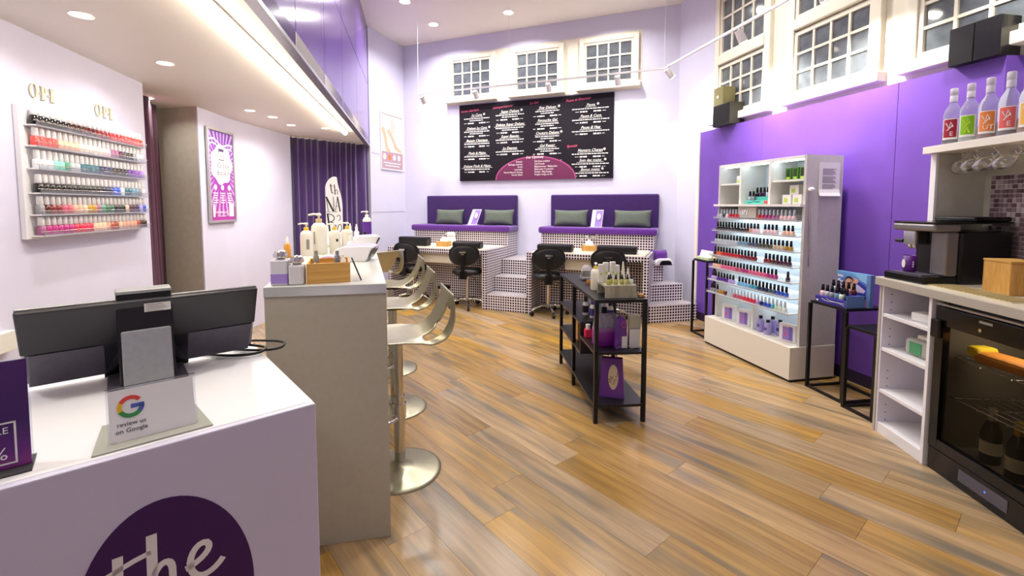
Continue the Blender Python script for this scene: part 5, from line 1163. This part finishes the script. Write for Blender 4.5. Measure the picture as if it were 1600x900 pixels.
for k, (x, y, z, foil, lb) in enumerate(((.17, .17, .13, '#b8b49c', 'sparkling wine bottle with cream label, left behind the fridge door'), (.33, .15, .13, '#b89a30', 'gold topped sparkling wine bottle in the middle of the fridge'), (.47, .19, .13, '#b89a30', 'gold topped sparkling wine bottle at the right of the fridge'), (.25, .33, .13, '#8a8a80', 'dark wine bottle at the back of the fridge'))):
    q = at_g('wine_bottle', lb, 'bottle', .43+x, .01+y, z+.0005, 0, 'wine bottles in the fridge')
    lathe_part('bottle_body', [(.038, 0), (.042, .006), (.042, .15), (.036, .18), (.016, .225), (.0145, .25)], M_dkg, q); lathe_part('foil', [(.018, .215), (.0165, .25), (.017, .282), (.010, .286)], mat('foil_'+foil, foil, .3, .7), q); lathe_part('label_band', [(.0425, .05), (.0425, .115)], mat('wine_label', '#cfc8a8', .6), q, cap=False)
q = at_g('snack_bag', 'yellow and orange paper bag on the upper fridge shelf', 'bag', .67, .17, .6445, .15)
m = MB(); m.prism([(-.12, -.06), (.14, -.07), (.13, .07), (-.10, .06)], 0, .055); m.build('bag_body', mat('orange_bag', '#c07a2a', .6), q, .02); m = MB(); m.prism([(-.16, -.05), (-.09, -.062), (-.08, .05), (-.15, .04)], .02, .075); m.build('bag_end', mat('yellow_bag', '#e0c020', .6), q, .015)
# cabinet beyond the fridge
r = thing('base_cabinet', 'white base cabinet under the near end of the worktop', 'cabinet', Gp(1.05, .01, 0), GA); box('carcass', (0, 1.0, .02, .50, .08, .94), M_white, r); box('door', (.003, .497, 0, .019, .08, .94), M_white, r, .002); box('door', (.503, .997, 0, .019, .08, .94), M_white, r, .002); box('kick_board', (0, 1.0, .05, .07, 0, .079), M_white, r)
# niche above the worktop: side panel, back panel, mosaic tiles, shelf
nw = struct(MB().box(0, 2.1, .567, .597, .996, 1.764).build('wall_niche', M_niche)); nw.location = Gp(0, 0, 0); nw.rotation_euler = (0, 0, GA)
o = struct(box('trim_4', (-.04, -.002, .30, .60, .996, 1.764), M_niche)); o.location = Gp(0, 0, 0); o.rotation_euler = (0, 0, GA)
o = struct(box('trim_5', (-.043, -.001, .285, .299, .996, 1.764), M_white)); o.location = Gp(0, 0, 0); o.rotation_euler = (0, 0, GA)
TCc = ['#8d7a80', '#a89a9c', '#6e5a60', '#b8aeb0', '#7d686e', '#5c4a50']
tm = [mat('mosaic_tile_%d' % k, c, .25) for k, c in enumerate(TCc)]
tile = MB().box(0, .0235, -.004, 0, 0, .0235).mesh('mosaic_tile', tm[0]); rt = random.Random(11)
gr = box('grout_panel', (.045, 2.09, .5645, .5668, .998, 1.625), mat('tile_grout', '#d8cfd0', .7), nw)
for i in range(11):
    for j in range(13): inst('mosaic_tile', tile, nw, (.050+.0272*i, .5643, 1.272+.0272*j), 0, rt.choice(tm))
rest = MB()
for i in range(75):
    for j in range(23):
        if i < 11 and j >= 10: continue
        x, z = .050+.0272*i, 1.0+.0272*j
        if x > 2.06: continue
        rest.box(x, x+.0235, .5603, .5643, z, z+.0235)
tag(rest.build('mosaic_field', tm[0], nw), kind='stuff')
r = thing('bottle_shelf', 'thick white shelf above the coffee corner carrying syrup bottles', 'shelf', Gp(0, 0, 0), GA); box('shelf_board', (-.045, 2.1, .235, .565, 1.765, 1.808), M_trimw, r, .002)
# spirit bottles
M_spirit = mat('bottle_clear', '#e8eaf4', .06, trans=.75, ior=1.2); M_cap2 = mat('frosted_cap', '#d6d2e0', .4)
for k, (x, lc, bc, lb, ltr) in enumerate(((.08, '#a8203a', '#2a1016', 'tall clear bottle with dark red label, leftmost on the shelf', 'E'), (.195, '#8cc820', '#dfe8d0', 'tall clear bottle with lime green label on the shelf', ''), (.315, '#f08a3c', '#a04a20', 'tall clear bottle with orange label on the shelf', 'UT'), (.43, '#e86a6a', '#3a2020', 'tall clear bottle with coral red label on the shelf', 'E'), (.54, '#f4c060', '#b06a30', 'tall clear bottle with yellow label, rightmost on the shelf', 'TE'))):
    q = at_g('spirit_bottle', lb, 'bottle', x, .30, 1.8085, 0, 'bottles on the white shelf')
    lathe_part('bottle_body', [(.040, 0), (.043, .006), (.043, .175), (.036, .205), (.019, .238), (.0165, .25)], M_spirit, q, 22)
    lathe_part('liquid', [(.0395, .006), (.0395, .075)], mat('liquid_'+bc, bc, .15), q, 22); lathe_part('cap', [(.0185, .25), (.0185, .285), (.017, .287), (.0185, .289), (.0185, .325), (.016, .33)], M_cap2, q, 16)
    a0, a1, N = -.9-.85, -.9+.85, 10
    for nm, mm, rr_, z0, z1, e in (('label_border', M_txtw, .0434, .028, .150, 0), ('label', mat('spirit_'+lc, lc, .5), .0438, .040, .145, .12)):
        g = MB(); vs = [(rr_*math.cos(a0+e+(a1-a0-2*e)*i/N), rr_*math.sin(a0+e+(a1-a0-2*e)*i/N), zz) for zz in (z0, z1) for i in range(N+1)]; g.add(vs, [(i, i+1, N+2+i, N+1+i) for i in range(N)], True); g.build(nm, mm, q)
    # bold letter strokes on the label
    g = MB(); am = (a0+a1)/2; g.M = Matrix.Translation((.0446*math.cos(am), .0446*math.sin(am), .05)) @ Matrix.Rotation(am+PI/2, 4, 'Z') @ facing((0, 0, 0))
    g.ribbon([(-.018, .075), (-.004, .045), (.004, .08), (.014, .05)], .006, .0005); g.ribbon([(-.012, .03), (.014, .062)], .005, .0005)
    if ltr: g.text(ltr, .034, .008, 0, 0, .0005)
    else: g.ribbon([(-.01, .0), (.0, .03), (.012, .0)], .007, .0005)
    g.build('label_print', M_txtw if k != 1 else mat('yellow_green_print', '#c8e838', .5), q)
# hooks with hanging glasses under the shelf
M_wg = mat('wine_glass', '#f2f4f0', .03, trans=.9, ior=1.3)
for k, (x, y, w_) in enumerate(((.10, .36, 'leftmost'), (.21, .34, 'second'), (.33, .33, 'third'), (.45, .34, 'fourth'))):
    h = at_g('glass_hook', 'white cup hook under the shelf, %s from left' % w_, 'hook', x, y, 1.7645, 0, 'hooks under the shelf')
    MB().tube([(0, 0, 0), (0, 0, -.012)]+[(.016*math.sin(a)*1.0, 0, -.030+.018*math.cos(a)) for a in [PI*1.5*i/10 for i in range(11)]], .0028, 6).build('hook_wire', M_whitem, h); lathe_part('hook_plate', [(.009, -.004), (.009, 0)], M_whitem, h, 10)
    g = thing('wine_glass', 'stemmed glass hanging tilted from a hook, %s from left' % w_, 'glass', Gp(x, y, 1.706), GA+.2, 'hanging glasses under the shelf'); g.rotation_euler = (0, 1.15, GA-.4+.2*k)
    lathe_part('bowl', [(.006, .0), (.026, -.02), (.037, -.05), (.036, -.08), (.031, -.105), (.0295, -.105), (.0345, -.08), (.0355, -.05), (.025, -.022), (.003, -.004)], M_wg, g, 20, cap=False); lathe_part('stem', [(.030, .062), (.030, .059), (.005, .055), (.004, .03), (.006, .0)], M_wg, g, 16)
# coffee machine
r = thing('coffee_machine', 'black and silver automatic coffee machine on the worktop', 'coffee machine', Gp(.05, .10, .996), GA+.12)
M_cof = mat('coffee_silver', '#8d8a88', .3, .6); M_cofd = mat('coffee_black', '#121214', .25)
box('drip_tray', (-.03, .24, -.10, .10, 0, .045), M_cofd, r, .006); box('tray_grid', (.0, .21, -.085, .02, .0452, .050), M_dgrey, r)
box('main_body', (-.02, .25, .10, .40, 0, .30), M_cofd, r, .012); box('column', (.145, .24, .02, .0995, .046, .30), M_cof, r, .01)
box('front_plate', (-.015, .144, .085, .0995, .046, .24), mat('dark_steel', '#4a4848', .25, .8), r)
box('head', (-.03, .25, -.06, .0995, .301, .345), M_cof, r, .012); box('top_lid', (-.03, .25, -.058, .40, .3455, .357), M_blkg, r, .006); box('bean_hopper', (-.01, .24, .18, .40, .3575, .385), M_blkg, r, .01)
sp = MB().box(.02, .10, -.035, .06, .215, .30); sp.cyl((.045, -.01, .19), (.045, -.01, .216), .012, n=12).cyl((.075, -.01, .19), (.075, -.01, .216), .012, n=12); sp.build('spout', M_chrome, r, .004); MB().cyl((-.03, -.03, .235), (.02, -.03, .235), .012, n=12).build('steam_knob', M_blkp, r)
q = at_g('purple_mug', 'purple mug with white oval logo under the coffee spout', 'mug', .115, .085, .996+.0505, .2); lathe_part('mug_body', [(.028, 0), (.032, .004), (.036, .098), (.033, .098), (.029, .01)], mat('mug_purple', '#5a2080', .3), q, 22, cap=False)
g = MB(); N = 12; vs = [(0, 0, 0)]; g.M = Matrix.Translation((-.004, -.0352, .05)) @ Matrix.Rotation(-.11, 4, 'Z') @ facing((0, 0, 0)); g.ellipse(0, 0, .013, .026, .001, 0, 20); g.build('oval_logo', M_txtw, q)
g = MB(); g.M = Matrix.Translation((.0335, -.0115, .03)) @ Matrix.Rotation(1.24, 4, 'Z') @ facing((0, 0, 0)); [g.box(-.004, .004, .013*i, .013*i+.008, 0, .0008) for i in range(3)]; g.build('side_print', M_txtw, q)
q = at_g('bamboo_caddy', 'bamboo box standing beside the coffee machine', 'box', .44, .22, .996, -.1); box('box_body', (-.0, .17, 0, .14, 0, .16), M_bamboo2, q, .003); box('box_lid', (-.002, .172, -.002, .142, .1605, .172), M_bamboo, q, .002)
q = at_g('drip_mat', 'ribbed beige drying mat on the worktop', 'mat', .30, .05, .996); box('mat_base', (0, .5, 0, .14, 0, .003), mat('mat_beige', '#d2c49c', .7), q)
for k in range(20): box('rib', (.01+.0245*k, .02+.0245*k, .004, .136, .0031, .007), mat('mat_rib', '#b9a878', .7), q)

# ------------------------------------------------------------------ boxes on the ledge of the purple wall
def ledge(x_off, y): return (rwx(y)+x_off, y, 2.3455)
for nm, lb, y, d_, m_ in (('speaker_box', 'black speaker box standing on the far end of the purple ledge', 5.46, (0, .27, -.10, .10, 0, .24), M_blkm),):
    r = thing(nm, lb, 'speaker', ledge(.0, y), RWA); box('cabinet', (0, .30, -.09, .09, 0, .24), mat('dark_olive_box', '#35332c', .5), r, .005); box('grille', (.012, .288, -.093, -.0905, .012, .228), M_blkm, r)
r = thing('cardboard_carton', 'olive carton stacked on top of the black speaker box', 'box', (ledge(0, 5.47)[0], 5.47, 2.5865), RWA); box('carton', (0, .17, -.08, .08, 0, .20), mat('olive_card', '#8a8258', .7), r, .003); box('label_print', (.06, .09, -.0815, -.0805, .08, .11), M_whitep, r)
r = thing('speaker_box', 'pair of black loudspeaker cabinets at the near end of the purple ledge', 'speaker', ledge(0, 3.10), RWA); box('cabinet', (0, .135, -.06, .105, 0, .24), M_blkm, r, .004); box('cabinet', (.14, .275, -.06, .105, 0, .24), M_blkp, r, .004)
